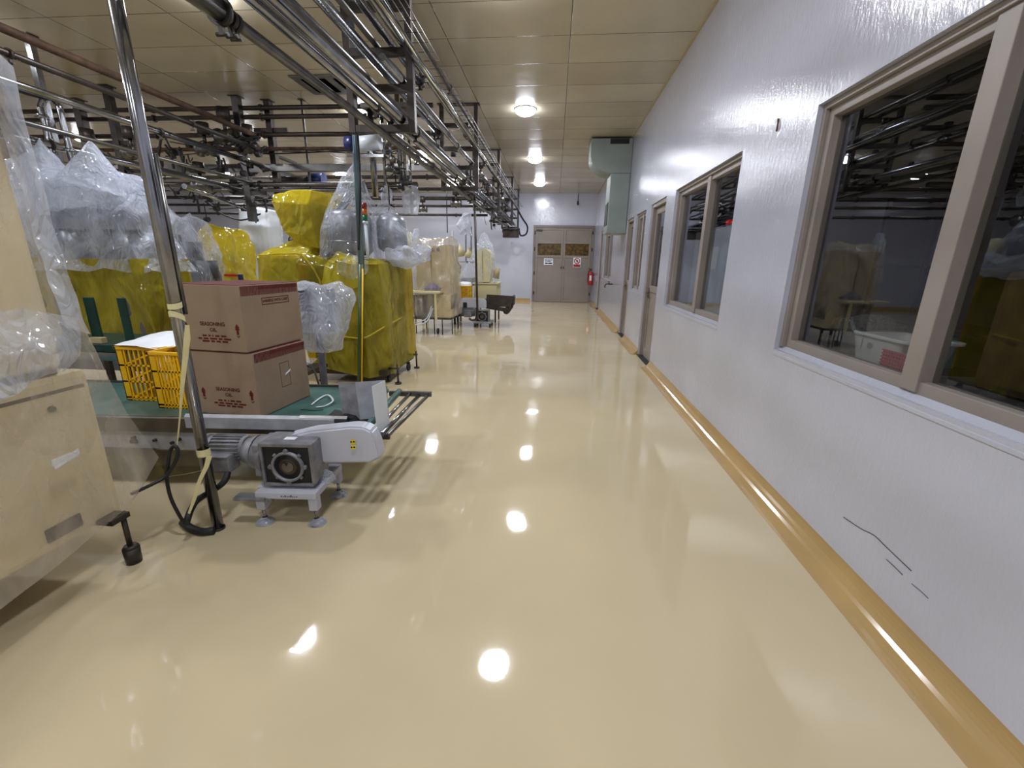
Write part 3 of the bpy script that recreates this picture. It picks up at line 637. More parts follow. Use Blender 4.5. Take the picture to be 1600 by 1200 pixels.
ypipe(-5.0, 3.0, .038, .5, 8.6, 'bright square tube running inward above the left machines, third from top', 'steel', (3.4, 5.6))
ypipe(-5.4, 2.62, .045, .5, 8.2, 'thick bright pipe running inward just above the clear wrapped machines', 'steel', (4.6,))
ypipe(-5.15, 2.72, .025, 2, 9.6, 'slim pipe running inward just above the clear wrapped machines', 'steel_dull')
o = MB().tube([(-4.395, 5.126, 2.300), (-5.030, 6.771, 2.300)], .03, n=12, smooth=0).build('steel_pipe', 'steel'); tag(o, 'short bright pipe slanting over the second clear wrapped machine', 'pipe')
def hpost(x, y, z0, z1, w, label, m='rack_steel', br=()):
    t = thing('hanger_post', label, 'post', (x, y, z1)); MB().box((x-w, y-w, z0), (x+w, y+w, z1), bev=.004).build('post', m, t)
    MB().box((x-w-.03, y-w-.03, z1-.012), (x+w+.03, y+w+.03, z1)).build('ceiling_plate', 'dark_steel', t)
    for z in br: MB().box((x-.3, y-.02, z-.03), (x+.3, y+.02, z+.03)).build('bracket', m, t)
hpost(-5.2, 7.42, 2.1, HC-.001, .055, 'broad steel hanger post in the middle of the left bay', 'steel_dull', (3.36, 2.9, 2.55))
hpost(-4.8, 7.62, 2.5, HC-.001, .05, 'darker hanger post just right of the broad one in the left bay', 'rack_steel', (3.55,))
hpost(-8.0, 7.42, 2.4, HC-.001, .06, 'hanger post at the left among the cross pipes', 'rack_steel')
hpost(-6.27, 5.4, 2.4, HC-.001, .035, 'slim shiny hanger post at the upper left over the clear wrapped machine', 'steel')
hpost(-6.9, 6.9, 2.3, HC-.001, .05, 'dark hanger post left of the long leaning pole', 'dark_steel', (3.2, 2.8))
hpost(-4.2, 7.6, 2.3, HC-.001, .016, 'thin rod hanger between the cross pipes', 'dark_steel')
hpost(-3.2, 13.2, 2.3, HC-.001, .014, 'thin rod hanging in front of the far white wall', 'dark_steel')
# U-bend
t = thing('u_bend_pipe', 'polished U-bend pipe standing above the clear wrapped machines at upper left', 'pipe', (-5.28, 4.6, 3.0))
b = MB(); b.tube([(-5.40, 4.6, 2.2), (-5.40, 4.6, 2.9), (-5.385, 4.6, 2.99), (-5.33, 4.6, 3.05), (-5.25, 4.6, 3.05), (-5.2, 4.6, 2.99), (-5.185, 4.6, 2.9), (-5.185, 4.6, 2.2)], .03, n=12); b.build('tube', 'steel', t)
for (cx_, cz_) in ((-5.40, 2.87), (-5.185, 2.55), (-5.40, 2.52)): b = MB(); b.cyl((cx_, 4.6, cz_), (cx_, 4.6, cz_+.03), .045); b.box((cx_-.09, 4.59, cz_+.012), (cx_, 4.61, cz_+.025)); b.build('clamp', 'steel', t)
o = MB().cyl((-5.75, 4.6, 2.3), (-5.75, 4.6, 3.0), .045).build('steel_pipe', 'steel_dull'); tag(o, 'upright dull pipe left of the polished U-bend', 'pipe')
t = thing('blue_motor', 'blue motor with silver bars at the left edge near the ceiling', 'motor', (-5.8, 4.5, 3.15))
b = MB(); b.cyl((-6.2, 4.5, 3.2), (-5.62, 4.5, 3.14), .1); b.build('motor_body', 'blue', t); b = MB(); b.cyl((-5.62, 4.5, 3.14), (-5.2, 4.5, 3.02), .035, .02); b.build('shaft', 'black', t)
b = MB(); b.box((-6.1, 4.38, 3.02), (-5.7, 4.42, 3.06)); b.box((-6.0, 4.38, 3.26), (-5.8, 4.42, 3.32)); b.build('mounting_bar', 'white_paint', t)
t = thing('fan_motor', 'blue-capped grey motor beside the leaning pole top', 'motor', (-2.4, 5.5, 2.8))
MB().cyl((-2.53, 5.5, 2.82), (-2.40, 5.5, 2.82), .09).build('end_cap', 'blue', t); MB().cyl((-2.40, 5.5, 2.82), (-2.12, 5.5, 2.84), .085).build('motor_body', 'milky', t)
MB().box((-2.5, 5.4, 2.66), (-2.05, 5.6, 2.69)).build('mounting_bar', 'steel', t)
t = thing('fan_motor', 'dark blue motor hanging under the flat cross beam of the left bay', 'motor', (-4.3, 7.9, 2.75))
MB().cyl((-4.35, 7.9, 2.83), (-4.1, 7.9, 2.83), .12).build('motor_body', 'blue', t); MB().cyl((-4.36, 7.9, 2.83), (-4.9, 7.9, 2.83), .07).build('gear_head', 'dark_steel', t)
# valves of the left bay
k = 0
for (x, y, z, s, lb) in ((-5.3, 7.2, 3.35, 2.4, 'cluster valve left of the broad hanger post, upper'), (-5.6, 7.1, 3.15, 2.2, 'cluster valve left of the broad hanger post, lower'), (-5.0, 7.3, 3.2, 2.0, 'valve hugging the broad hanger post on the cable run'),
                         (-6.4, 6.6, 3.0, 2.0, 'valve over the second clear wrapped machine'), (-7.3, 6.8, 3.0, 2.2, 'valve left of the long leaning pole'), (-5.7, 7.0, 2.6, 2.0, 'valve low over the far yellow wrapped machine'),
                         (-2.9, 13.1, 3.1, 2.4, 'cross-shaped valve on the far thick cross pipe'), (-2.1, 13.15, 2.95, 2.0, 'valve right of the cross-shaped one near the far wall'), (-3.9, 13.15, 2.95, 2.0, 'valve left of the cross-shaped one near the far wall'),
                         (-5.1, 9.0, 2.35, 2.0, 'valve hanging above the white column')): valve(x, y, z, s, lb, 'x')
# tangles of cables nobody could count
random.seed(3)
def tangle(c, ext, n, rad, label, m='cable_black', down=.5):
    b = MB(); c = Vector(c); e = Vector(ext)
    rp = lambda: c+Vector((random.uniform(-1, 1)*e.x, random.uniform(-1, 1)*e.y, random.uniform(-1, 1)*e.z))
    for i in range(n):
        p = rp(); k = random.random()
        if k < .35: q = p+Vector((random.uniform(-1, 1)*e.x, 0, random.uniform(-.15, .15)*e.z)); q.x = max(c.x-e.x, min(c.x+e.x, q.x))
        elif k < .65: q = Vector((p.x+random.uniform(-.05, .05), p.y, p.z-random.uniform(.1, .9)*e.z*1.5))
        elif k < .8: q = p+Vector((random.uniform(-.2, .2), random.uniform(-1, 1)*e.y, 0))
        else: q = rp()
        m1 = (p+q)/2+Vector((random.uniform(-.04, .04), random.uniform(-.04, .04), -random.uniform(.0, .25)*down))
        b.tube([p, m1, q], rad*random.uniform(.5, 1.5), n=5)
        if random.random() < .4: b.cyl(m1-Vector((.04, 0, 0)), m1+Vector((.04, 0, 0)), rad*random.uniform(2, 4), n=8)
    tag(b.build('cable_tangle', m), label, 'cables', kind='stuff')
tangle((-5.6, 7.2, 3.1), (.9, .3, .25), 34, .014, 'dark tangle of cables and hoses left of the broad hanger post')
tangle((-3.5, 7.4, 3.17), (1.6, .05, .05), 10, .009, 'slack dark cables strung along the cross pipes of the left bay', down=.14)
tangle((-7.0, 6.6, 2.8), (1.3, .4, .3), 30, .012, 'dark tangle of cables behind the long leaning pole')
tangle((-5.6, 7.6, 2.5), (.9, .4, .25), 30, .012, 'hanging cables above the far yellow wrapped machine')
tangle((-2.1, 5.9, 2.6), (.22, .15, .3), 12, .008, 'thin black hoses hanging around the upright pipes over the yellow machine', down=.3)
tangle((-1.66, 9.6, 3.0), (.22, 1.6, .3), 36, .010, 'dark cables and fittings crammed in the aisle rack past the second frame', down=.15)
tangle((-1.66, 13.4, 3.0), (.24, 2.3, .4), 44, .013, 'dark cables and fittings crammed in the far half of the aisle rack', down=.15)
# upright pipes over the yellow machine
t = thing('dosing_manifold', 'cluster of upright polished pipes and fittings hanging above the yellow wrapped machine', 'manifold', (-2.15, 6.0, 2.7))
for (x, z0, z1, rad) in ((-2.42, 2.3, 3.35, .04), (-2.27, 2.35, 3.4, .022), (-2.06, 2.45, 3.5, .03), (-2.00, 2.45, 3.45, .02), (-2.18, 2.6, 3.2, .02), (-1.93, 2.1, 3.1, .018)):
    MB().cyl((x, 6.0, z0), (x, 6.0, z1), rad, n=14).build('upright_pipe', 'steel', t)
for (x, z) in ((-2.18, 2.95), (-2.14, 2.75), (-2.2, 2.65), (-2.1, 2.62), (-2.3, 2.9)):
    b = MB(); b.lathe((x, 5.95, z), [(.001, -.05), (.04, -.045), (.045, 0), (.03, .04), (.001, .05)], 12); b.build('fitting', 'steel_dull', t)
b = MB(); b.lathe((-2.24, 5.92, 2.33), [(.02, -.12), (.06, -.1), (.08, -.02), (.07, .06), (.02, .1)], 18); b.build('sight_glass', 'film_clear', t)
b = MB(); b.box((-2.5, 5.9, 3.33), (-1.85, 6.1, 3.38)); b.build('mounting_bar', 'dark_steel', t)
t = thing('hanging_dome', 'clear glass-like dome with a white filter bag hanging right of the upright pipes', 'filter', (-1.98, 6.0, 2.4))
b = MB(); b.lathe((-2.0, 6.0, 2.42), [(.001, .12), (.07, .1), (.11, .03), (.11, -.02), (.03, -.07)], 22); b.build('dome', 'steel', t)
b = MB(); b.film([rr(-1.93, 6.0, 2.44, .08, .06, .04), rr(-1.93, 6.0, 2.3, .1, .08, .04), rr(-1.95, 6.0, 2.1, .08, .06, .04)], amp=.012, nu=40, nv=20, seed=8); b.build('filter_bag', 'film_milky', t)

# ---------------------------------------------------------------- belt conveyors
def gearbox(root, x, y, z, s=1.0, label=None):
    """square gear housing with a round open bearing facing -Y; returns nothing"""
    w, h, d = .165*s, .135*s, .2*s
    b = MB(); b.box((x-w, y+.012, z-h*.82), (x+w, y+d, z+h*1.15), bev=.014*s)
    # recessed frame around the bearing
    for (a, c) in (((x-w, y-.006, z+h*.98), (x+w, y+.03, z+h*1.15)), ((x-w, y-.006, z-h*.98), (x+w*.9, y+.03, z-h*.84)), ((x+w*.86, y-.006, z-h*.84), (x+w, y+.03, z+h)), ((x-w, y-.006, z-h*.84), (x-w*.9, y+.03, z+h))): b.box(a, c, bev=.004*s)
    for a in range(4):
        an = math.pi/4+a*math.pi/2; b.cyl((x+.155*s*math.cos(an)*.75, y+.004, z+.155*s*math.sin(an)*.72), (x+.1*s*math.cos(an), y+.004, z+.1*s*math.sin(an)), .012*s, n=6)
    g = b.build('gear_housing', 'motor_grey', root, local=True)
    b = MB(); b.box((x-w*.9, y+.008, z-h*.84), (x+w*.86, y+.0115, z+h*.98)); b.build('recess', 'black', g, local=True)
    b = MB(); b.lathe((x, y, z), [(.1*s, .02), (.1*s, -.012), (.086*s, -.012), (.086*s, .005)], 36, axis='Y'); 
    for a in range(4): b.cyl((x+.108*s*math.cos(a*math.pi/2), y-.012, z+.108*s*math.sin(a*math.pi/2)), (x+.108*s*math.cos(a*math.pi/2), y+.01, z+.108*s*math.sin(a*math.pi/2)), .013*s, n=10)
    b.build('bearing_ring', 'motor_grey', g, local=True)
    MB().lathe((x, y, z), [(.086*s, .004), (.06*s, .004), (.058*s, -.003), (.05*s, -.003)], 36, axis='Y').build('bearing_seal', 'black', g, local=True)
    MB().lathe((x, y, z), [(.05*s, -.003), (.042*s, -.006), (.036*s, .002)], 30, axis='Y').build('inner_ring', 'rust', g, local=True)
    b = MB(); b.cyl((x, y-.004, z), (x, y+.01, z), .036*s, n=24); b.build('shaft_end', 'steel_dull', g, local=True)
    b = MB(); b.prism([(x-.02*s, y-.0045, z+.03*s), (x-.004*s, y-.0045, z+.004*s), (x+.008*s, y-.0045, z+.032*s)], (0, -.001, 0)); b.build('keyway', 'black', g, local=True)
    b = MB(); b.box((x-.04*s, y+.06*s, z+h*1.15), (x+.03*s, y+.1*s, z+h*1.15+.002)); b.build('data_plate', 'paper', g, local=True)
def motor(root, x0, x1, y, z, r, fins=True):
    b = MB(); n = 22; t = bmesh.new()
    b.cyl((x0, y, z), (x1, y, z), r, n=28)
    for k in range(n):
        a = 2*math.pi*k/n; c = Vector((0, math.cos(a), math.sin(a)))
        b.prism([Vector((x0+.03, y, z))+c*(r-.004)+Vector((0, -c.z, c.y))*.003, Vector((x0+.03, y, z))+c*(r-.004)-Vector((0, -c.z, c.y))*.003, Vector((x0+.03, y, z))+c*(r+.012)-Vector((0, -c.z, c.y))*.002, Vector((x0+.03, y, z))+c*(r+.012)+Vector((0, -c.z, c.y))*.002], (x1-x0-.05, 0, 0))
    b.cyl((x0-.02, y, z), (x0+.03, y, z), r*.9, r*1.14, n=28); t.free()
    return b.build('motor_body', 'motor_grey', root, local=True)
def foot(root, x, y, z0, z1, s=1.0, name='levelling_foot', wrap=True):
    b = MB(); b.cyl((x, y, z0+.01), (x, y, z1), .009*s, n=10); b.cyl((x, y, z0+.028*s), (x, y, z0+.04*s), .016*s, n=6); b.lathe((x, y, z0), [(.001, 0), (.042*s, 0), (.044*s, .008), (.018*s, .022), (.001, .024)], 18)
    f = b.build(name, 'steel', root, local=True)
    if wrap: MB().film([rr(x, y, z0+.0015, .05*s, .045*s, .03), rr(x, y, z0+.02, .04*s, .04*s, .025), rr(x, y, z0+.04, .014*s, .014*s, .01)], amp=.006, fu=30, nu=40, nv=10, seed=x).build('plastic_wrap', 'film_milky', f, local=True)
    return f

C = thing('belt_conveyor', 'green belt conveyor with grey gear drive, carrying the crates and oil cartons', 'conveyor', (-1.24, 2.43, 0), R(4.5))
def CB(): return MB()
# conveyor parts are written in its own frame: x along the belt (0 = right end), y across, z up
b = CB(); b.box((-3.3, .03, .475), (0, .75, .519), bev=.004); b.cyl((0, .03, .497), (0, .75, .497), .022); b.build('belt', 'belt_green', C, local=True)
b = CB(); b.prism([(-3.3, 0, .42), (-3.3, .028, .42), (-3.3, .028, .517), (-3.3, .012, .519), (-3.3, 0, .512)], (3.27, 0, 0)); b.prism([(-.32, -.004, .46), (-.32, .03, .46), (-.32, .03, .545), (-.32, .01, .55), (-.32, -.004, .535)], (.3, 0, 0)); b.build('side_rail', 'steel_dull', C, local=True)
b = CB(); b.prism([(-1.05, -.008, .455), (-1.05, .03, .455), (-1.05, .03, .535), (-1.05, .01, .545), (-1.05, -.008, .528)], (.95, 0, 0)); b.build('grey_rail', 'grey_paint', C, local=True)  # matte grey-painted rail section over the front side rail
b = CB(); b.box((-3.3, .752, .42), (0, .78, .53), bev=.004); b.build('side_rail', 'steel_dull', C, local=True)
b = CB(); b.box((-3.3, .01, .30), (-.95, .04, .419), bev=.003); b.build('apron_plate', 'grey_paint', C, local=True)
b = CB(); b.box((-3.3, .74, .30), (-.1, .77, .419), bev=.003); b.build('apron_plate', 'steel_dull', C, local=True)
for x in (-2.9, -1.9): 
    for y in (.05, .73): CB().box((x-.025, y-.02, .03), (x+.025, y+.02, .42)).build('leg', 'dark_steel', C, local=True)
for (x, z) in ((-1.28, .36), (-1.12, .37), (-1.17, .345)): CB().cyl((x, .012, z), (x, -.006, z), .011, n=8).build('bolt', 'dark_steel', C, local=True)
b = CB(); b.box((-1.44, -.006, .335), (-1.40, .012, .36), bev=.003); b.box((-1.425, -.01, .355), (-1.405, .012, .385), bev=.003); b.build('latch', 'black', C, local=True)
# end rollers and frame
b = CB(); b.prism([(.02, .0, .48), (.16, .0, .36), (.16, .0, .28), (.06, .0, .3), (-.06, .0, .44)], (0, .03, 0)); b.box((-.06, -.02, .44), (.05, .03, .5), bev=.01); b.build('end_bracket', 'dark_steel', C, local=True)
b = CB(); b.box((-.02, -.012, .27), (.07, .0, .42), bev=.006); b.build('end_plate', 'grey_paint', C, local=True)
for k, (x, z, r_, m_) in enumerate(((.10, .487, .024, 'belt_green'), (.19, .472, .014, 'steel'), (.26, .455, .016, 'steel'), (.33, .458, .014, 'steel_dull'))):
    CB().cyl((x*.55+.05, .0, z-.03*k*.3), (x, .77, z), r_, n=14).build('end_roller', m_, C, local=True)
b = CB(); b.box((.02, .75, .45), (.36, .78, .49), bev=.004); b.build('roller_bracket', 'steel_dull', C, local=True)
b = CB(); b.box((.02, .0, .40), (.24, .022, .435), bev=.004); b.build('roller_bracket', 'dark_steel', C, local=True)
# drip of dark belt over the end
b = CB(); b.film([[(-.16, .02, .535), (-.05, .02, .538), (.0, .02, .525), (.06, .02, .47), (.07, .02, .40)], [(-.16, .16, .54), (-.05, .16, .54), (.01, .16, .528), (.06, .16, .48), (.07, .16, .42)]], closed=False, nu=30, nv=10, amp=.01, fu=20); b.build('belt_flap', 'black', C, local=True)
# bent chute sheet standing on the end
ch = CB(); pl = [(-.075, .075), (.03, .085), (.20, .15), (.165, -.0)]
def sheet(b, pts, z0, z1, th=.003, lean=(0, 0), m=0):
    for (p, q) in zip(pts[:-1], pts[1:]):
        d = (Vector((*q, 0))-Vector((*p, 0))).normalized(); nn = Vector((-d.y, d.x, 0))*th
        P = [Vector((*p, z0)), Vector((*q, z0)), Vector((q[0]+lean[0], q[1]+lean[1], z1)), Vector((p[0]+lean[0], p[1]+lean[1], z1))]
        b.prism(P, nn)
for j in range(3):
    b = CB(); sheet(b, pl[j:j+2], .50 if j < 2 else .42, .745, lean=(-.02, .02)); b.build('chute_plate', ('motor_grey', 'grey_paint', 'milky')[j], C, local=True)
# chain guard
gy = -.20
b = CB(); poly = [(-.31, gy, .315), (.18, gy, .335), (.245, gy, .37), (.225, gy, .475), (.20, gy, .535), (.15, gy, .56), (.08, gy, .562), (-.16, gy, .53), (-.31, gy, .49)]
b.prism(poly, (0, .11, 0), bev=.012); g = b.build('chain_guard', 'white_paint', C, local=True)
for z in (.475, .44):
    b = CB(); b.prism([(.075, gy-.0125, z-.012), (.105, gy-.0125, z-.014), (.11, gy-.0125, z+.012), (.08, gy-.0125, z+.014)], (0, -.001, 0)); s_ = b.build('warning_sticker', 'sticker', g, local=True)
    b = CB(); b.cyl((.082, gy-.014, z), (.082, gy-.0145, z), .006, n=8); b.box((.092, gy-.0145, z-.004), (.104, gy-.014, z+.006)); b.build('pictogram', 'print', s_, local=True)
b = CB(); b.box((-.13, gy+.12, .27), (-.11, gy+.14, .33)); b.build('guard_bracket', 'grey_paint', C, local=True)
gearbox(C, -.255, -.31, .355, .92)
b = CB(); b.cyl((-.42, -.18, .37), (-.50, -.18, .385), .12, .1, n=24); b.cyl((-.50, -.18, .385), (-.56, -.18, .39), .1, .075, n=24); b.box((-.47, -.28, .27), (-.43, -.08, .47), bev=.01); b.build('gear_adapter', 'motor_grey', C, local=True)
motor(C, -.78, -.56, -.17, .405, .068)
b = CB(); b.box((-.76, -.30, .3), (-.6, -.2, .4), bev=.01); b.box((-.757, -.304, .394), (-.603, -.2, .402), bev=.003); b.build('junction_box', 'motor_grey', C, local=True)
b = CB(); b.cyl((-.82, -.17, .4), (-.79, -.17, .4), .082, n=24); b.build('fan_cover', 'grey_paint', C, local=True)
# little white bench under the drive
b = CB(); tz = .215
b.box((-.44, -.36, tz-.04), (-.09, -.30, tz), bev=.005); b.box((-.44, -.04, tz-.04), (-.09, .02, tz), bev=.005); b.box((-.14, -.30, tz-.04), (-.09, -.04, tz), bev=.005); b.box((-.46, -.30, tz-.012), (-.14, -.04, tz), bev=.003)
bench = b.build('bench_frame', 'white_paint', C, local=True)
for (x, y) in ((-.42, -.33), (-.115, -.33), (-.115, -.01), (-.42, -.01)):
    b = CB(); b.box((x-.025, y-.025, .10), (x+.025, y+.025, tz-.04), bev=.003); lg = b.build('leg', 'white_paint', C, local=True)
    foot(lg, x, y, 0, .1)
b = CB(); b.box((-.56, -.375, .165), (-.38, -.31, .185), bev=.004); b.cyl((-.37, -.365, .16), (-.37, -.31, .16), .02); b.build('motor_strap', 'motor_grey', C, local=True)
b = CB(); b.film([rr(-.09, -.2, .215, .045, .045, .02), rr(-.09, -.2, .26, .035, .03, .02), rr(-.1, -.2, .285, .005, .005, .002)], amp=.012, fu=22, nu=40, nv=14); b.build('plastic_wrap', 'film_milky', C, local=True)
b = CB()
for k, hgt in enumerate((.007, .004, .01, .005, .006, .012, .005, .004, .006)): b.box((-.29+k*.011, -.3608, tz-.025), (-.283+k*.011, -.3602, tz-.025+hgt))
b.build('maker_mark', 'black', C, local=True)
# crumpled strip lying on the belt
o = MB().tube([(-1.640, 2.686, 0.527), (-1.658, 2.830, 0.527), (-1.629, 2.888, 0.535), (-1.518, 2.750, 0.540), (-1.530, 2.665, 0.530), (-1.581, 2.639, 0.527)], .008, n=6, flat=.5).build('plastic_strip', 'milky'); tag(o, 'curled white plastic strip lying on the green belt', 'strip')
o = MB().tube([(-1.331, 2.601, 0.525), (-1.378, 2.615, 0.527), (-1.349, 2.573, 0.525)], .004, n=6).build('plastic_strip', 'milky'); tag(o, 'tiny white strip on the belt next to the bent metal sheet', 'strip')
o = MB().tube([(-1.657, 2.581, 0.525), (-1.566, 2.581, 0.525), (-1.507, 2.596, 0.527)], .003, n=6).build('plastic_strip', 'dark_green'); tag(o, 'thin dark strip across the green belt', 'strip')

# ---------------------------------------------------------------- oil cartons
def carton(name, label, fr, W, D, H, z, rot, handle, folded):
    """fr = front right bottom corner; local x to the left is negative, y away"""
    t = thing(name, label, 'carton', (fr[0], fr[1], z), rot, 'cartons of seasoning oil')
    b = MB(); b.box((-W, 0, 0), (0, D, H), bev=.006); bd = b.build('carton_body', ['cardboard'], t, local=True)
    b = MB(); FX = Matrix.Translation((0, 0, 0))
    def onf(body, size, x, zz): b.text(body, size, Matrix.Translation((x, -.0008, zz)) @ Matrix.Rotation(math.pi/2, 4, 'X'))
    cx = -W*.46; onf('SEASONING', .032, cx, H*.42); onf('OIL', .032, cx, H*.42-.036)
    for zz, ws in ((H*.24, (.03, .016, .008, .03, .035)), (H*.195, (.025, .033, .05, .025, .05)), (H*.155, (.05, .025, .03, .038))):
        tot = sum(ws)+.012*(len(ws)-1); x = cx-tot/2
        for w_ in ws: b.box((x, -.0012, zz-.005), (x+w_, -.0004, zz+.005)); x += w_+.012
    for x in (-W*.86, -W*.1):
        zz = H*.40-.01; b.prism([(x-.016, -.0004, zz), (x+.016, -.0004, zz), (x, -.0004, zz+.025)], (0, -.0008, 0)); b.prism([(x-.016, -.0004, zz-.012), (x+.016, -.0004, zz-.012), (x, -.0004, zz+.014)], (0, -.0009, 0)); b.box((x-.008, -.0012, zz-.04), (x+.008, -.0004, zz-.01))
        b.tube([(x-.008, -.001, zz-.045), (x, -.001, zz-.055), (x+.012, -.001, zz-.045)], .002, n=5)
    b.build('front_print', 'print', t, local=True)
    # dark red zigzag band along the right-hand face's top
    b = MB()
    nn = 44
    for k in range(nn): y0 = .012+(D-.024)*k/nn; b.prism([(.0004, y0, H-.062), (.0004, y0+.006, H-.062), (.0004, y0+.010, H-.006), (.0004, y0+.002, H-.006)], (.001, 0, 0))
    b.box((.0003, D*.3 if folded else .01, H-.03), (.0009, D-.008, H-.006)); b.build('band_print', 'cardboard_red', t, local=True)
    if handle:
        b = MB(); MY = Matrix(((0, 0, 1, .0008), (1, 0, 0, D*.56), (0, 1, 0, H*.74), (0, 0, 0, 1)))
        b.text('HANDLE WITH CARE', .024, MY)
        y0, y1, za, zb = D*.56-.125, D*.56+.125, H*.74-.022, H*.74+.022
        for (a, c) in (((.0004, y0, za), (.0012, y1, za+.004)), ((.0004, y0, zb-.004), (.0012, y1, zb)), ((.0004, y0, za), (.0012, y0+.004, zb)), ((.0004, y1-.004, za), (.0012, y1, zb))): b.box(a, c)
        b.build('care_stamp', 'print', t, local=True)
    else:
        b = MB(); y0, y1, za, zb = D*.44, D*.62, H*.34, H*.74
        for (a, c) in (((.0003, y0, za), (.0009, y1, za+.003)), ((.0003, y0, zb-.003), (.0009, y1, zb)), ((.0003, y0, za), (.0009, y0+.003, zb)), ((.0003, y1-.003, za), (.0009, y1, zb))): b.box(a, c)
        b.build('outline_print', 'rack_steel', t, local=True)
        b = MB(); b.prism([(.001, y1-.05, H*.52), (.001, y1, H*.56), (.001, y1+.01, H*.60), (.001, y1-.04, H*.55)], (.001, 0, 0)); b.build('tape_scrap', 'paper', t, local=True)
    b = MB(); b.box((-W+.006, .004, H), (-.006, D/2-.002, H+.003)); b.box((-W+.006, D/2+.002, H), (-.006, D-.004, H+.003)); b.build('flap', 'cardboard_red' if folded else 'cardboard', t, local=True)
    return t
carton('oil_carton', 'lower brown carton marked SEASONING OIL standing on the belt', (-1.815, 2.405), .46, .5, .415, .521, R(-5), False, True)
carton('oil_carton', 'upper brown carton marked SEASONING OIL and HANDLE WITH CARE, with a dark red top', (-1.835, 2.40), .47, .53, .40, .942, R(-5), True, True)

# ---------------------------------------------------------------- yellow crates
def crate(label, x0, x1, y0, y1, z0, z1, rot=0):
    cx, cy = (x0+x1)/2, (y0+y1)/2; t = thing('plastic_crate', label, 'crate', (cx, cy, z0), rot, 'yellow crates on the belt')
    hx, hy, h = (x1-x0)/2, (y1-y0)/2, z1-z0; e = .006
    b = MB()
    for sx in (-1, 1):
        for sy in (-1, 1):
            b.box((sx*hx, sy*hy, 0), (sx*(hx-.045), sy*(hy-e), h)); b.box((sx*hx, sy*hy, 0), (sx*(hx-e), sy*(hy-.045), h))
    for z in (.015, h*.34, h*.64): 
        for s_ in (-1, 1): b.box((-hx, s_*hy, z), (hx, s_*(hy-.01), z+.012)); b.box((s_*hx, -hy, z), (s_*(hx-.01), hy, z+.012))
    n = 7
    for k in range(n):
        x = -hx+.06+(2*hx-.12)*k/(n-1)
        for s_ in (-1, 1): b.box((x-.006, s_*hy, 0), (x+.006, s_*(hy-e), h-.02))
    n = 10
    for k in range(n):
        y = -hy+.06+(2*hy-.12)*k/(n-1)
        for s_ in (-1, 1): b.box((s_*hx, y-.006, 0), (s_*(hx-e), y+.006, h-.02))
    # diagonals
    for s_ in (-1, 1):
        for (za, zb) in ((h*.36, h*.62), (h*.04, h*.33), (h*.66, h*.9)):
            b.prism([(-hx+.05, s_*(hy-.003), za), (-hx+.05, s_*(hy-.003), za+.012), (hx-.05, s_*(hy-.003), zb+.012), (hx-.05, s_*(hy-.003), zb)], (0, .004, 0))
    b.box((-hx, -hy, 0), (hx, hy, .006)); b.build('crate_body', 'crate_yellow', t, local=True)
    b = MB()
    for s_ in (-1, 1): b.box((-hx-.006, s_*(hy+.006), h-.022), (hx+.006, s_*(hy-.012), h), bev=.003); b.box((s_*(hx+.006), -hy-.006, h-.022), (s_*(hx-.012), hy+.006, h), bev=.003)
    b.build('rim', 'crate_yellow', t, local=True); return t
crate('yellow lattice crate on the belt, left one, half covered by a white sheet', -2.97, -2.635, 2.62, 3.05, .521, .905)
crate('yellow lattice crate on the belt, right one, between the leaning tape and the cartons', -2.61, -2.35, 2.50, 2.95, .521, .905)
for (x0, x1, y0, y1, s, lb) in ((-2.94, -2.66, 2.65, 3.02, 1, 'clutter of pale sleeves inside the left yellow crate'), (-2.58, -2.38, 2.53, 2.9, 2, 'clutter of pale sleeves inside the right yellow crate')):
    random.seed(s); b = MB()
    for k in range(26):
        x, y = random.uniform(x0+.02, x1-.02), random.uniform(y0+.02, y1-.02); b.cyl((x, y, .53+random.random()*.05), (x+random.uniform(-.02, .02), y+random.uniform(-.02, .02), .78+random.random()*.09), random.uniform(.008, .018), n=7)
    tag(b.build('bag_sleeves', 'cable_cream'), lb, 'sleeves', kind='stuff')
o = MB().film([[(-2.96, 2.61, .908), (-2.75, 2.6, .912), (-2.64, 2.6, .91)], [(-2.97, 2.8, .93), (-2.7, 2.8, .95), (-2.5, 2.75, .93)], [(-2.9, 3.05, .95), (-2.6, 3.05, .99), (-2.38, 2.98, .97)]], closed=False, nu=40, nv=30, amp=.02, fu=10, seed=2).build('plastic_sheet', 'paper'); tag(o, 'crinkled white sheet laid over the left yellow crate', 'sheet')
o = MB().film([[(-2.644, 2.600, 0.827), (-2.602, 2.600, 0.828)], [(-2.625, 2.600, 0.702), (-2.591, 2.600, 0.704)], [(-2.633, 2.610, 0.598), (-2.585, 2.610, 0.600)], [(-2.621, 2.610, 0.524), (-2.582, 2.610, 0.526)]], closed=False, nu=6, nv=40, amp=.012, fu=30).build('paper_strip', 'paper'); tag(o, 'ragged white strip hanging down the front of the left yellow crate', 'strip')

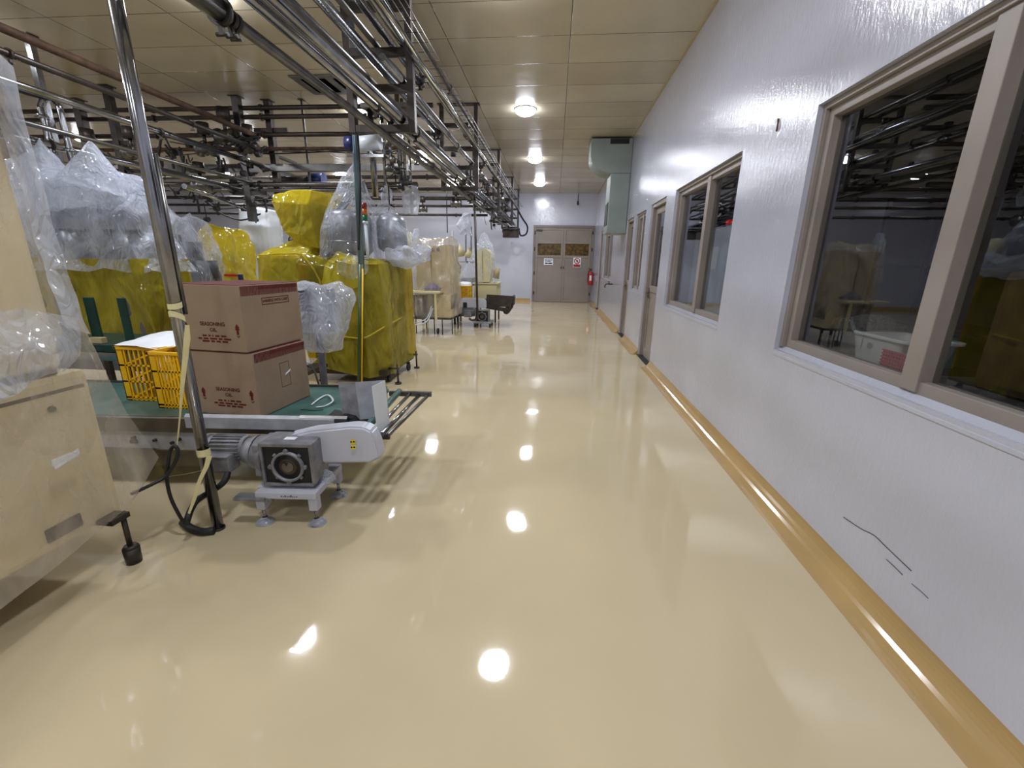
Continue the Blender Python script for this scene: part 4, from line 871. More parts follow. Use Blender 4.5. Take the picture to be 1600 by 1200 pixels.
# ---------------------------------------------------------------- leaning pole with tapes and cables
t = thing('steel_pole', 'tall polished steel pole from floor to ceiling in front of the cartons', 'pole', (-1.86, 1.98, 0))
b = MB(); b.cyl((-1.86, 1.98, .0), (-1.86, 1.98, HC-.001), .028, n=24); b.build('tube', 'steel', t)
b = MB(); b.cyl((-1.86, 1.98, .0003), (-1.86, 1.98, .012), .034, n=24); b.build('floor_ring', 'dark_steel', t)
b = MB(); b.cyl((-1.85, 2.022, 1.22), (-1.85, 2.022, 1.95), .011, n=12); b.build('side_conduit', 'steel_dull', t)
def wraptape(z, h, lb, skew=0):
    b = MB(); b.film([[(-1.86+.031*math.cos(a), 1.98+.031*math.sin(a), zz+skew*math.sin(a)) for a in [2*math.pi*k/16 for k in range(16)]] for zz in (z, z+h)], nu=40, nv=4, amp=.0025, fu=30)
    tag(b.build('masking_tape', 'tape'), lb, 'tape', 'tape rings on the pole')
wraptape(1.255, .028, 'cream tape ring on the steel pole, upper of the two beside the carton', .006); wraptape(1.195, .03, 'cream tape ring on the steel pole, lower of the two beside the carton', -.02); wraptape(.46, .04, 'cream tape ring on the steel pole in front of the motor')
def strap(pts, w, th, name, m, label, cat):
    b = MB(); P = [Vector(p) for p in pts]; b.film([[p+Vector((-w[i]/2, 0, 0)), p+Vector((w[i]/2, .002, 0))] for i, p in enumerate(P)], closed=False, nu=4, nv=40, amp=.002, fu=30)
    b.film([[p+Vector((-w[i]/2, th, 0)), p+Vector((w[i]/2, th+.002, 0))] for i, p in enumerate(P)], closed=False, nu=4, nv=40, amp=.002, fu=30)
    tag(b.build(name, m), label, cat)
strap([(-1.770, 1.930, 1.180), (-1.785, 1.930, 1.110), (-1.825, 1.930, 0.979), (-1.858, 1.920, 0.847), (-1.898, 1.920, 0.707), (-1.952, 1.920, 0.535)], (.02, .034, .028, .02, .008, .004), .002, 'tape_ribbon', 'tape', 'cream tape hanging from the steel pole down to the black cable loop', 'tape')
strap([(-1.785, 1.930, 0.485), (-1.807, 1.920, 0.422), (-1.840, 1.900, 0.354), (-1.877, 1.880, 0.248), (-1.910, 1.860, 0.161)], (.03, .026, .022, .02, .012), .002, 'tape_ribbon', 'tape', 'cream tape tying the black hose to the steel pole near the floor', 'tape')
strap([(-2.023, 1.900, 0.361), (-1.925, 1.910, 0.378), (-1.835, 1.930, 0.396)], (.01, .006, .006), .003, 'tape_ribbon', 'tape', 'thin tape string between the cable loop and the pole', 'tape')
t = thing('black_cable', 'thin black cable looping from the foreground machine over a tape tie to the pole foot', 'cable', (-1.963, 1.914, 0.020))
b = MB(); b.tube([(-2.087, 1.750, 0.339), (-2.025, 1.800, 0.366), (-1.995, 1.860, 0.384), (-1.948, 1.880, 0.451), (-1.931, 1.900, 0.512), (-1.943, 1.900, 0.545), (-1.975, 1.900, 0.514), (-1.987, 1.880, 0.437), (-2.010, 1.880, 0.354), (-2.011, 1.880, 0.246), (-1.984, 1.880, 0.142), (-1.979, 1.900, 0.069)], .009, n=8); b.build('cord', 'rubber', t)
b = MB(); b.tube([(-2.082, 1.986, 0.020), (-1.989, 1.935, 0.020), (-1.906, 1.915, 0.020), (-1.845, 1.934, 0.020)], .022, n=10); b.build('hose_wrap', 'rubber', t)
t = thing('black_hose', 'black corrugated hose curving from the motor junction box to the pole foot', 'hose', (-2.101, 2.075, 0.030))
b = MB(); b.tube([(-1.827, 2.080, 0.308), (-1.826, 2.050, 0.275), (-1.854, 2.030, 0.243), (-1.926, 2.030, 0.197), (-1.929, 1.950, 0.195), (-1.924, 1.900, 0.174), (-1.913, 1.860, 0.149), (-1.922, 1.850, 0.115)], .017, n=10); b.build('hose', 'rubber', t)

# ---------------------------------------------------------------- foreground machine wrapped in clear plastic
t = thing('filling_machine', 'cream cabinet machine under clear plastic in the left foreground', 'machine', (-2.7, 1.2, 0))
b = MB(); b.box((-3.4, .2, .25), (-2.13, 1.73, 1.0), bev=.03); b.build('lower_cabinet', 'cream', t)
b = MB(); b.box((-3.4, .2, 1.02), (-2.15, 1.655, 2.15), bev=.015); b.build('upper_cabinet', 'cream', t)
b = MB(); b.box((-3.38, .37, 1.0), (-2.14, 1.62, 1.02)); b.box((-2.1499, 1.33, 1.03), (-2.148, 1.336, 2.04)); b.box((-2.1499, .9, 1.34), (-2.148, 1.33, 1.343)); b.box((-2.1299, .9, .92), (-2.128, 1.7, .935)); b.build('door_gap', 'seam', t)
b = MB(); b.cyl((-2.12, 1.55, .86), (-2.132, 1.55, .86), .014); b.cyl((-2.14, 1.29, 1.36), (-2.152, 1.29, 1.36), .008); b.build('bolt', 'dark_steel', t)
b = MB(); b.film([[(-2.062, 1.455, .655), (-2.062, 1.56, .68)], [(-2.055, 1.45, .63), (-2.055, 1.555, .655)]], closed=False, nu=8, nv=4, amp=.002); b.box((-2.07, 1.45, .640), (-2.058, 1.55, .672), bev=.006); b.build('tape_piece', 'paper', t)
b = MB(); b.box((-2.129, 1.40, .30), (-2.12, 1.54, .36)); b.build('black_tape', 'black', t)
b = MB(); b.box((-3.3, .45, .2), (-2.4, 1.6, .25)); b.build('base_plate', 'dark_steel', t)
for (x, y) in ((-2.07, 1.67), (-3.2, 1.6), (-2.2, .55)):
    b = MB(); b.cyl((x, y, .0), (x, y, .085), .033, .036, n=20); b.cyl((x, y, .085), (x, y, .1), .036, .026, n=20); b.cyl((x, y, .1), (x, y, .27), .012, n=12); b.cyl((x, y, .255), (x, y, .285), .018, n=6); b.build('machine_foot', 'dark_steel', t)
b = MB(); b.box((-2.2, 1.6, .255), (-2.05, 1.69, .28)); b.build('foot_bracket', 'dark_steel', t)
rows = [[(-2.105, .1, 2.6), (-2.10, .9, 2.45), (-2.10, 1.45, 2.3), (-2.11, 1.62, 2.2), (-2.13, 1.71, 2.1)],
        [(-2.10, .1, 1.9), (-2.10, .9, 1.85), (-2.10, 1.4, 1.78), (-2.11, 1.64, 1.75), (-2.13, 1.71, 1.7)],
        [(-2.09, .1, 1.4), (-2.08, .9, 1.36), (-2.08, 1.4, 1.32), (-2.10, 1.67, 1.3), (-2.12, 1.74, 1.22)],
        [(-2.06, .1, 1.05), (-2.03, .9, 1.02), (-2.04, 1.4, 1.02), (-2.07, 1.71, 1.02), (-2.10, 1.78, .98)],
        [(-2.06, .1, .85), (-2.05, .9, .8), (-2.05, 1.4, .8), (-2.07, 1.74, .8), (-2.07, 1.82, .75)],
        [(-1.99, .1, .5), (-1.99, .9, .48), (-2.02, 1.4, .48), (-2.05, 1.75, .5), (-2.0, 1.86, .49)],
        [(-1.95, .1, .12), (-1.95, .9, .2), (-1.99, 1.3, .25), (-2.04, 1.7, .30), (-2.05, 1.77, .33)]]
b = MB(); b.film(rows, closed=False, nu=150, nv=150, amp=.026, fu=4, seed=1, fold=1.6, crisp=.45); b.build('plastic_cover', 'film_cream', t)
b = MB(); b.film([[(-2.045, .6, 1.28), (-2.04, 1.1, 1.25), (-2.04, 1.5, 1.3), (-2.045, 1.66, 1.24)], [(-1.99, .6, 1.15), (-1.98, 1.1, 1.12), (-1.99, 1.45, 1.15), (-2.03, 1.62, 1.1)], [(-2.0, .6, .93), (-1.98, 1.0, .96), (-2.0, 1.35, 1.0), (-2.04, 1.56, 1.04)]], closed=False, nu=90, nv=50, amp=.035, fu=8, seed=5, fold=1); b.build('bunched_film', 'film_milky', t)
b = MB(); b.film([[(-2.12, 1.63, 2.3), (-2.13, 1.75, 2.2)], [(-2.11, 1.64, 1.7), (-2.13, 1.75, 1.62)], [(-2.10, 1.66, 1.2), (-2.12, 1.77, 1.15)]], closed=False, nu=30, nv=90, amp=.02, fu=8, seed=9, fold=1); b.build('loose_film', 'film_milky', t)

# ---------------------------------------------------------------- central machine in yellow plastic
t = thing('packing_machine', 'tall machine wrapped in yellow plastic beside the aisle, clear bags over its hoppers', 'machine', (-2.6, 5.4, 0))
b = MB(); b.box((-2.93, 5.0, .2), (-2.06, 5.96, 1.47), bev=.02); b.box((-3.45, 5.05, .95), (-2.95, 5.95, 1.5), bev=.02); b.build('cabinet', 'inner_dark', t)
b = MB(); b.box((-2.95, 4.97, .12), (-2.0, 6.0, .19), bev=.004); b.box((-2.95, 5.05, .19), (-2.7, 5.9, .25)); b.build('base_frame', 'rack_steel', t)
for (x, y) in ((-1.9, 5.05), (-1.93, 5.9), (-2.9, 5.05), (-2.9, 5.9)):
    b = MB(); b.cyl((x, y, .01), (x, y, .25), .012, n=10); b.cyl((x, y, 0), (x, y, .02), .04, n=16); b.cyl((x-.12, y, .2), (x+.02, y, .2), .012, n=8); b.build('machine_foot', 'dark_steel', t)
for (x, y) in ((-2.0, 5.75), (-2.05, 5.15)):
    b = MB(); b.cyl((x-.015, y, .05), (x+.015, y, .05), .05, n=20); b.box((x-.02, y-.02, .05), (x+.02, y+.02, .12)); b.build('castor', 'black', t)
b = MB(); b.film([[(-2.98, 4.93, .23), (-2.2, 4.9, .10), (-1.98, 5.1, .12), (-1.96, 6.0, .17), (-2.4, 6.05, .2), (-2.98, 6.02, .25)],
                  [(-2.98, 4.93, .6), (-2.22, 4.9, .6), (-2.0, 5.02, .6), (-1.97, 6.02, .6), (-2.4, 6.05, .6), (-2.98, 6.02, .6)],
                  [(-3.0, 4.93, 1.0), (-2.24, 4.92, 1.0), (-2.0, 5.0, 1.0), (-1.97, 6.02, 1.0), (-2.4, 6.05, 1.0), (-3.0, 6.02, 1.0)],
                  [(-3.0, 4.94, 1.42), (-2.24, 4.93, 1.46), (-2.02, 4.98, 1.46), (-1.98, 6.02, 1.46), (-2.4, 6.05, 1.45), (-3.0, 6.02, 1.45)],
                  [(-2.96, 5.0, 1.55), (-2.3, 5.0, 1.53), (-2.08, 5.05, 1.5), (-2.06, 5.95, 1.5), (-2.4, 5.98, 1.5), (-2.96, 5.95, 1.5)],
                  [(-2.6, 5.4, 1.52), (-2.5, 5.4, 1.52), (-2.45, 5.4, 1.52), (-2.45, 5.5, 1.52), (-2.5, 5.5, 1.52), (-2.6, 5.5, 1.52)]], nu=220, nv=130, amp=.035, fu=5, seed=3, fold=.8); b.build('yellow_cover', 'film_yellow', t)
b = MB(); b.film([rr(-3.22, 5.5, .82, .33, .55, .05), rr(-3.22, 5.5, 1.1, .33, .55, .05), rr(-3.2, 5.5, 1.52, .33, .53, .05), rr(-3.16, 5.5, 1.58, .26, .46, .05), rr(-3.12, 5.5, 1.72, .22, .2, .05), rr(-3.1, 5.5, 1.73, .02, .02, .01)], nu=140, nv=70, amp=.03, fu=6, seed=4); b.build('yellow_cover', 'film_yellow_thick', t)
b = MB(); b.film([[(-2.75, 4.93, 1.2), (-2.5, 4.87, 1.12), (-2.24, 4.9, 1.2)], [(-2.62, 4.93, 1.5), (-2.45, 4.88, 1.48), (-2.26, 4.91, 1.44)], [(-2.5, 5.0, 1.6), (-2.4, 4.98, 1.58), (-2.3, 4.97, 1.55)]], closed=False, nu=50, nv=30, amp=.03, fu=8, seed=14); b.build('yellow_fold', 'film_yellow_thick', t)
b = MB(); b.tube([(-3.45, 4.93, 1.53), (-3.1, 4.92, 1.55), (-2.9, 4.94, 1.52), (-2.72, 4.93, 1.2), (-2.95, 4.92, 1.14)], .012, n=6); b.tube([(-2.56, 4.895, .62), (-2.35, 4.88, .6), (-2.2, 4.89, .61), (-2.02, 5.0, .72), (-1.965, 5.5, .78)], .01, n=6); b.build('film_seam', 'film_yellow_thick', t)
# upper yellow head
b = MB(); b.box((-3.15, 5.2, 1.8), (-2.82, 5.6, 2.12), bev=.02); b.box((-3.1, 5.3, 1.5), (-2.85, 5.6, 1.8)); b.build('control_head', 'inner_dark', t)
hd = [[(-3.08, 5.15, 1.68), (-2.80, 5.1, 1.62), (-2.62, 5.3, 1.66), (-2.7, 5.7, 1.7), (-3.05, 5.75, 1.7)],
      [(-3.22, 5.1, 1.8), (-2.8, 5.05, 1.75), (-2.62, 5.3, 1.8), (-2.68, 5.72, 1.8), (-3.2, 5.75, 1.8)],
      [(-3.33, 5.08, 2.14), (-2.84, 5.05, 2.1), (-2.64, 5.3, 2.12), (-2.66, 5.72, 2.14), (-3.28, 5.75, 2.15)],
      [(-3.30, 5.12, 2.22), (-2.8, 5.1, 2.26), (-2.68, 5.3, 2.27), (-2.7, 5.7, 2.26), (-3.1, 5.72, 2.26)],
      [(-3.0, 5.4, 2.27), (-2.95, 5.4, 2.27), (-2.9, 5.45, 2.27), (-2.92, 5.5, 2.27), (-3.0, 5.5, 2.27)]]
b = MB(); b.film(hd, nu=140, nv=80, amp=.035, fu=7, seed=6); b.build('yellow_head_cover', 'film_yellow_thick', t)
# twin hoppers under clear bags
b = MB(); b.lathe((-2.5, 5.3, 1.55), [(.001, .5), (.22, .5), (.26, .46), (.27, .42), (.27, .05), (.22, 0)], 26); b.cyl((-2.6, 5.3, 2.05), (-2.42, 5.25, 2.25), .05); b.lathe((-2.5, 5.3, 1.55), [(.275, .14), (.28, .14), (.28, .16), (.275, .16)], 26); b.build('hopper', 'inner_steel', t)
b = MB(); b.lathe((-2.02, 5.45, 1.6), [(.001, .45), (.14, .42), (.18, .35), (.18, .05), (.12, 0)], 24); b.build('hopper', 'inner_steel', t)
b = MB(); b.film([rr(-2.48, 5.3, 1.5, .33, .34, .2), rr(-2.47, 5.3, 1.8, .31, .32, .2), rr(-2.45, 5.3, 2.05, .28, .28, .2), rr(-2.42, 5.3, 2.28, .14, .14, .1), rr(-2.37, 5.3, 2.5, .07, .05, .03), rr(-2.35, 5.3, 2.62, .02, .02, .01)], nu=140, nv=110, amp=.03, fu=7, seed=7, fold=1.3); b.build('clear_bag', 'film_clear', t)
b = MB(); b.film([rr(-1.96, 5.45, 1.5, .28, .28, .2), rr(-2.0, 5.45, 1.75, .24, .26, .2), rr(-2.06, 5.45, 2.0, .15, .18, .12), rr(-2.1, 5.45, 2.14, .06, .06, .04), rr(-2.1, 5.45, 2.17, .01, .01, .005)], nu=120, nv=80, amp=.028, fu=7, seed=8, fold=1.3); b.build('clear_bag', 'film_clear', t)
b = MB(); b.film([rr(-1.92, 5.5, 1.42, .12, .2, .1), rr(-1.86, 5.5, 1.5, .26, .3, .15), rr(-1.85, 5.5, 1.62, .24, .3, .15), rr(-1.9, 5.5, 1.68, .1, .1, .08), rr(-1.95, 5.5, 1.69, .01, .01, .005)], nu=120, nv=50, amp=.045, fu=10, seed=9, fold=1.2); b.build('bunched_film', 'film_milky', t)
b = MB(); b.film([rr(-2.33, 4.95, 1.28, .03, .03, .02), rr(-2.33, 4.93, 1.36, .17, .1, .06), rr(-2.32, 4.95, 1.5, .18, .1, .06), rr(-2.3, 4.98, 1.56, .06, .05, .03)], nu=90, nv=40, amp=.03, fu=10, seed=12, fold=1.2); b.build('bunched_film', 'film_clear', t)
b = MB(); b.cyl((-1.93, 5.75, 1.55), (-1.93, 5.75, 1.85), .06); b.build('cream_canister', 'cable_cream', t)
b = MB(); b.box((-2.22, 5.05, 1.48), (-2.18, 5.09, 1.52)); b.cyl((-2.165, 5.02, 1.5), (-2.165, 5.02, 1.92), .017, n=14); b.cyl((-2.165, 5.02, 1.89), (-2.165, 5.02, 1.92), .03, n=16); tl = b.build('tower_stem', 'milky', t)
for (z, m_) in ((1.92, 'green'), (1.985, 'orange'), (2.05, 'stack_red')): MB().cyl((-2.165, 5.02, z), (-2.165, 5.02, z+.062), .029, n=18).build('signal_lamp', m_, tl)
# slanting pole in front of it
t = thing('slanting_pole', 'blue-grey pole rising in front of the yellow machine and taped into its plastic', 'pole', (-2.3, 4.86, 0))
mat('pole_blue', (104, 128, 140), rough=.3, metal=.5, var=.15); mat('pole_green', (54, 74, 30), rough=.4)
b = MB(); b.cyl((-2.17, 4.84, 1.45), (-2.08, 4.84, 3.97), .034, n=16); b.build('tube', 'pole_blue', t)
b = MB(); b.cyl((-2.30, 4.84, .03), (-2.17, 4.84, 1.45), .034, n=16); b.build('lower_tube', 'pole_green', t)
b = MB(); b.cyl((-2.26, 4.80, .06), (-2.14, 4.80, 1.4), .009, n=8); b.build('tape_edge', 'crate_yellow', t)
b = MB(); b.tube([(-2.12, 4.80, 3.2), (-2.08, 4.78, 2.7), (-2.09, 4.79, 2.3), (-2.13, 4.79, 1.9), (-2.17, 4.8, 1.6)], .011, n=6); b.build('strapped_cable', 'rubber', t)

# ---------------------------------------------------------------- clear bag on a wrapped box beside the cartons
t = thing('wrapped_control_box', 'small control box bagged in clear plastic just right of the cartons', 'control box', (-2.02, 3.6, 0))
b = MB(); b.box((-2.16, 3.45, .88), (-1.93, 3.72, 1.25), bev=.01); b.cyl((-2.05, 3.6, .0), (-2.05, 3.6, .9), .03); b.build('box_body', 'inner_dark', t)
b = MB(); b.film([rr(-2.0, 3.58, .72, .1, .14, .05), rr(-1.99, 3.58, .9, .19, .2, .06), rr(-2.0, 3.58, 1.15, .2, .2, .06), rr(-2.02, 3.58, 1.29, .16, .16, .05), rr(-2.02, 3.58, 1.31, .01, .01, .005)], nu=120, nv=80, amp=.045, fu=9, seed=10, fold=1.2); b.build('clear_bag', 'film_milky', t)

# ---------------------------------------------------------------- left row of machines under clear and yellow plastic
t = thing('packing_machine', 'large machine under clear crumpled plastic with a yellow skirt, behind the green rack', 'machine', (-4.7, 4.6, 0))
b = MB(); b.box((-6.0, 4.08, .3), (-4.1, 4.55, 1.38), bev=.02); b.build('cabinet', 'inner_dark', t)
b = MB()
for k, (x, z, h) in enumerate(((-5.5, 1.4, .55), (-5.1, 1.4, .45), (-4.75, 1.4, .6), (-4.45, 1.4, .4), (-4.3, 1.4, .3))): b.cyl((x, 4.35, z), (x, 4.35, z+h), .15, .12, n=18); b.cyl((x-.15, 4.3, z+h*.5), (x+.15, 4.3, z+h*.7), .05, n=12)
b.box((-5.6, 4.2, 1.75), (-4.2, 4.6, 1.95), bev=.02); b.build('filling_heads', 'inner_steel', t)
b = MB(); b.film([rr(-5.05, 4.33, .66, 1.02, .3, .08), rr(-5.05, 4.33, 1.0, 1.02, .3, .08), rr(-5.05, 4.33, 1.47, 1.0, .3, .08)], nu=220, nv=70, amp=.05, fu=4, seed=20, fold=1.1); b.build('yellow_skirt', 'film_yellow', t)
b = MB(); b.film([rr(-5.05, 4.35, 1.36, 1.08, .38, .15), rr(-5.05, 4.35, 1.45, 1.05, .35, .15), rr(-5.06, 4.35, 1.6, 1.02, .34, .2), rr(-5.1, 4.35, 1.85, .95, .34, .2), rr(-5.1, 4.33, 2.05, .82, .3, .15), rr(-5.05, 4.3, 2.17, .74, .28, .12), rr(-5.0, 4.3, 2.24, .55, .2, .1), rr(-5.0, 4.3, 2.25, .05, .05, .02)], nu=240, nv=110, amp=.075, fu=6, seed=21, fold=1.2); b.build('clear_cover', 'film_milky', t)
b = MB(); b.film([rr(-4.72, 4.22, 1.92, .44, .28, .1), rr(-4.7, 4.25, 2.0, .43, .28, .1), rr(-4.68, 4.25, 2.2, .40, .26, .1)], nu=130, nv=50, amp=.06, fu=6, seed=25, fold=1.2); b.build('clear_cover', 'film_milky', t)
b = MB(); b.film([rr(-4.56, 4.25, 2.1, .30, .26, .1), rr(-4.57, 4.25, 2.3, .17, .16, .08), rr(-4.55, 4.25, 2.52, .03, .03, .015), rr(-4.55, 4.25, 2.56, .01, .01, .005)], nu=110, nv=60, amp=.022, fu=9, seed=22, fold=1.4); b.build('peaked_bag', 'film_milky', t)
b = MB(); b.film([rr(-5.1, 4.25, 2.1, .30, .26, .1), rr(-5.12, 4.25, 2.35, .2, .16, .08), rr(-5.09, 4.25, 2.56, .03, .03, .015), rr(-5.09, 4.25, 2.6, .01, .01, .005)], nu=110, nv=60, amp=.026, fu=9, seed=23, fold=1.4); b.build('peaked_bag', 'film_milky', t)
b = MB(); b.film([rr(-5.55, 4.3, 1.3, .3, .35, .1), rr(-5.5, 4.3, 1.8, .26, .3, .1), rr(-5.45, 4.3, 2.15, .15, .2, .1), rr(-5.4, 4.3, 2.25, .02, .02, .01)], nu=110, nv=60, amp=.05, fu=7, seed=24); b.build('clear_cover', 'film_milky', t)
for (x, y) in ((-5.8, 4.3), (-4.2, 4.15), (-4.2, 4.5), (-5.8, 4.5)): MB().cyl((x, y, 0), (x, y, .31), .03, n=12).build('machine_foot', 'dark_steel', t)
t = thing('packing_machine', 'machine bagged in clear plastic with a pale blue peak, right behind the leaning pole', 'machine', (-5.2, 6.1, 0))
b = MB(); b.box((-5.7, 5.8, 0), (-5.0, 6.25, 1.3), bev=.02); 
for (x, z, h) in ((-5.5, 1.3, .5), (-5.2, 1.3, .4), (-5.0, 1.2, .25)): b.cyl((x, 6.0, z), (x, 6.0, z+h), .13, n=16)
b.build('cabinet', 'inner_dark', t)
b = MB(); b.film([rr(-5.38, 6.0, .9, .44, .36, .2), rr(-5.38, 6.0, 1.3, .46, .36, .2), rr(-5.4, 6.0, 1.65, .42, .34, .2), rr(-5.45, 6.0, 1.95, .36, .3, .15), rr(-5.5, 6.0, 2.12, .2, .2, .1), rr(-5.52, 6.0, 2.15, .02, .02, .01)], nu=180, nv=110, amp=.075, fu=7, seed=31, fold=1.2); b.build('clear_cover', 'film_clear', t)
b = MB(); b.film([rr(-5.58, 5.85, 1.8, .14, .14, .06), rr(-5.58, 5.85, 2.1, .12, .12, .05), rr(-5.58, 5.85, 2.3, .09, .09, .04), rr(-5.58, 5.85, 2.32, .01, .01, .005)], nu=60, nv=50, amp=.02, fu=9, seed=32); b.build('peaked_bag', 'film_milky', t)
t = thing('packing_machine', 'far machine under bright yellow plastic above the cartons', 'machine', (-6.2, 8.1, 0))
b = MB(); b.box((-6.5, 7.92, .0), (-6.08, 8.28, 1.62), bev=.02); b.build('cabinet', 'inner_dark', t)
b = MB(); b.film([rr(-6.27, 8.1, .5, .36, .36, .1), rr(-6.27, 8.1, 1.1, .36, .36, .1), rr(-6.28, 8.08, 1.55, .34, .36, .1), rr(-6.28, 8.05, 1.9, .32, .3, .1), rr(-6.25, 8.05, 2.02, .2, .2, .1), rr(-6.25, 8.05, 2.05, .02, .02, .01)], nu=130, nv=90, amp=.06, fu=7, seed=33, fold=1.1); b.build('yellow_cover', 'film_yellow_thick', t)
b = MB(); b.box((-6.1, 7.68, 1.16), (-5.85, 7.70, 1.2)); b.build('red_strip', 'red', t); b = MB(); b.box((-5.82, 7.66, 1.05), (-5.76, 7.72, 1.2)); b.build('blue_box', 'blue', t)
t = thing('bagged_silo', 'tall white bagged column standing left of the yellow wrapped machine', 'silo', (-6.85, 10, 0))
b = MB(); b.film([rr(-6.85, 10, .02, .36, .36, .2), rr(-6.85, 10, 1.2, .36, .36, .2), rr(-6.85, 10, 2.2, .38, .38, .2), rr(-6.85, 10, 2.55, .32, .3, .15), rr(-6.85, 10, 2.6, .02, .02, .01)], nu=90, nv=60, amp=.03, fu=4, seed=34); b.build('bag_body', 'milky', t)
t = thing('bagged_motor', 'grey upright motor with a round gauge, bagged in plastic, left of the yellow head', 'motor', (-4.2, 7.3, 0))
b = MB(); b.cyl((-4.25, 7.2, 0), (-4.25, 7.2, 1.6), .14, n=20); b.cyl((-4.25, 7.2, 1.55), (-4.25, 7.2, 2.2), .17, n=24); b.cyl((-4.25, 7.2, 1.5), (-4.25, 7.2, 1.55), .21, n=24); b.build('motor_body', 'inner_steel', t)
b = MB(); b.film([rr(-4.25, 7.2, 1.35, .26, .26, .15), rr(-4.25, 7.2, 1.75, .25, .25, .15), rr(-4.25, 7.2, 2.15, .24, .24, .15), rr(-4.25, 7.2, 2.4, .1, .1, .06), rr(-4.25, 7.2, 2.43, .01, .01, .005)], nu=90, nv=60, amp=.04, fu=8, seed=35); b.build('clear_bag', 'film_clear', t)
b = MB(); b.lathe((-4.22, 6.93, 1.78), [(.075, 0), (.075, -.012), (.06, -.012), (.06, 0)], 24, axis='Y'); b.box((-4.28, 6.92, 1.775), (-4.16, 6.926, 1.785)); b.box((-4.225, 6.92, 1.72), (-4.215, 6.926, 1.84)); b.build('gauge_ring', 'black', t)

# ---------------------------------------------------------------- green rack and frames behind the crates
t = thing('green_rack', 'dark green guide rack with three uprights behind the yellow crates', 'rack', (-3.7, 3.3, 0))
b = MB(); b.box((-4.35, 3.2, .72), (-3.45, 3.75, .78), bev=.006); b.build('rack_table', 'dark_green', t)
for (x0, x1, y) in ((-4.14, -3.97, 3.25), (-3.93, -3.84, 3.3), (-3.62, -3.55, 3.3)): MB().box((x0, y, .78), (x1, y+.02, 1.16), bev=.004).build('upright', 'dark_green', t)
b = MB(); b.box((-3.9, 3.24, .781), (-3.78, 3.29, .83), bev=.005); b.build('clip', 'cream_dark', t)
b = MB(); b.box((-4.4, 3.21, .64), (-3.2, 3.26, .715), bev=.004); b.build('front_rail', 'steel', t)
for x in (-4.3, -3.6): 
    for y in (3.25, 3.7): MB().box((x-.025, y-.02, .0), (x+.025, y+.02, .72)).build('leg', 'dark_steel', t)
t = thing('open_frame', 'dark square frame standing behind the left yellow crate', 'frame', (-3.3, 3.4, 0))
b = MB(); b.box((-3.48, 3.38, 0), (-3.43, 3.43, .62), bev=.004); b.box((-3.08, 3.38, 0), (-3.03, 3.43, .62), bev=.004); b.box((-3.43, 3.38, .57), (-3.08, 3.43, .62), bev=.004); b.build('frame', 'dark_steel', t)
b = MB(); b.box((-3.42, 3.42, .3), (-3.1, 3.44, .33)); b.build('brace', 'dark_steel', t)
t = thing('steel_bench', 'low steel bench glimpsed between the cartons and the yellow machine', 'bench', (-2.8, 4.2, 0))
b = MB(); b.box((-3.6, 3.9, .33), (-2.5, 4.5, .37), bev=.004); b.build('bench_top', 'rack_steel', t)
for (x, y) in ((-3.55, 3.95), (-2.55, 3.95), (-2.55, 4.45), (-3.55, 4.45)): MB().box((x-.02, y-.02, 0), (x+.02, y+.02, .33)).build('leg', 'dark_steel', t)
b = MB(); b.tube([(-2.6, 4.0, .38), (-2.4, 3.9, .3), (-2.2, 3.9, .1), (-2.0, 4.0, .02)], .01, n=6); b.tube([(-2.7, 4.2, .38), (-2.45, 4.1, .42), (-2.3, 4.0, .2), (-2.1, 4.2, .02)], .01, n=6); b.build('loose_cable', 'rubber', t)
o = MB().film([[(-3.55, 3.92, .43), (-3.0, 3.92, .45), (-2.6, 3.95, .42)], [(-3.55, 4.2, .42), (-3.0, 4.2, .55), (-2.6, 4.2, .42)], [(-3.55, 4.48, .43), (-3.0, 4.45, .45), (-2.6, 4.48, .43)]], closed=False, nu=70, nv=40, amp=.04, fu=8, seed=41).build('plastic_sheet', 'film_clear'); tag(o, 'crumpled clear sheet lying on the low steel bench', 'sheet')

# ---------------------------------------------------------------- beige cabinet machine beyond
t = thing('cabinet_machine', 'beige two-door cabinet machine under clear plastic beyond the yellow one', 'machine', (-2.45, 9.2, 0))
b = MB(); b.box((-2.86, 9.0, .95), (-2.30, 9.8, 1.80), bev=.01); b.box((-2.30, 8.98, .5), (-2.14, 9.8, 1.82), bev=.01); b.build('cabinet', 'cream_dark', t)
b = MB(); b.box((-2.46, 8.97, .32), (-2.14, 9.6, .82), bev=.01); b.build('side_box', 'cream', t)
b = MB(); b.box((-2.545, 8.994, 1.0), (-2.535, 8.9985, 1.78)); b.build('door_gap', 'seam', t)
for x in (-2.50, -2.38): MB().cyl((x, 8.985, 1.72), (x, 9.0, 1.72), .035, n=20).build('round_knob', 'inner_dark', t)
b = MB(); b.box((-3.05, 8.7, .86), (-2.3, 9.1, .90), bev=.006); b.build('work_shelf', 'cable_cream', t)
b = MB(); b.box((-2.95, 9.0, .35), (-2.48, 9.4, .8), bev=.01); b.cyl((-2.75, 8.9, .45), (-2.75, 8.9, .82), .05, n=14); b.build('lower_unit', 'inner_steel', t)
b = MB(); b.box((-2.42, 8.72, .3), (-2.38, 8.76, .86)); b.build('leg', 'cable_cream', t)
b = MB(); b.tube([(-2.5, 8.8, .6), (-2.6, 8.75, .35), (-2.85, 8.8, .24)], .012, n=6); b.tube([(-2.48, 8.8, .55), (-2.6, 8.72, .28), (-2.9, 8.75, .2)], .012, n=6); b.build('white_hose', 'milky', t)
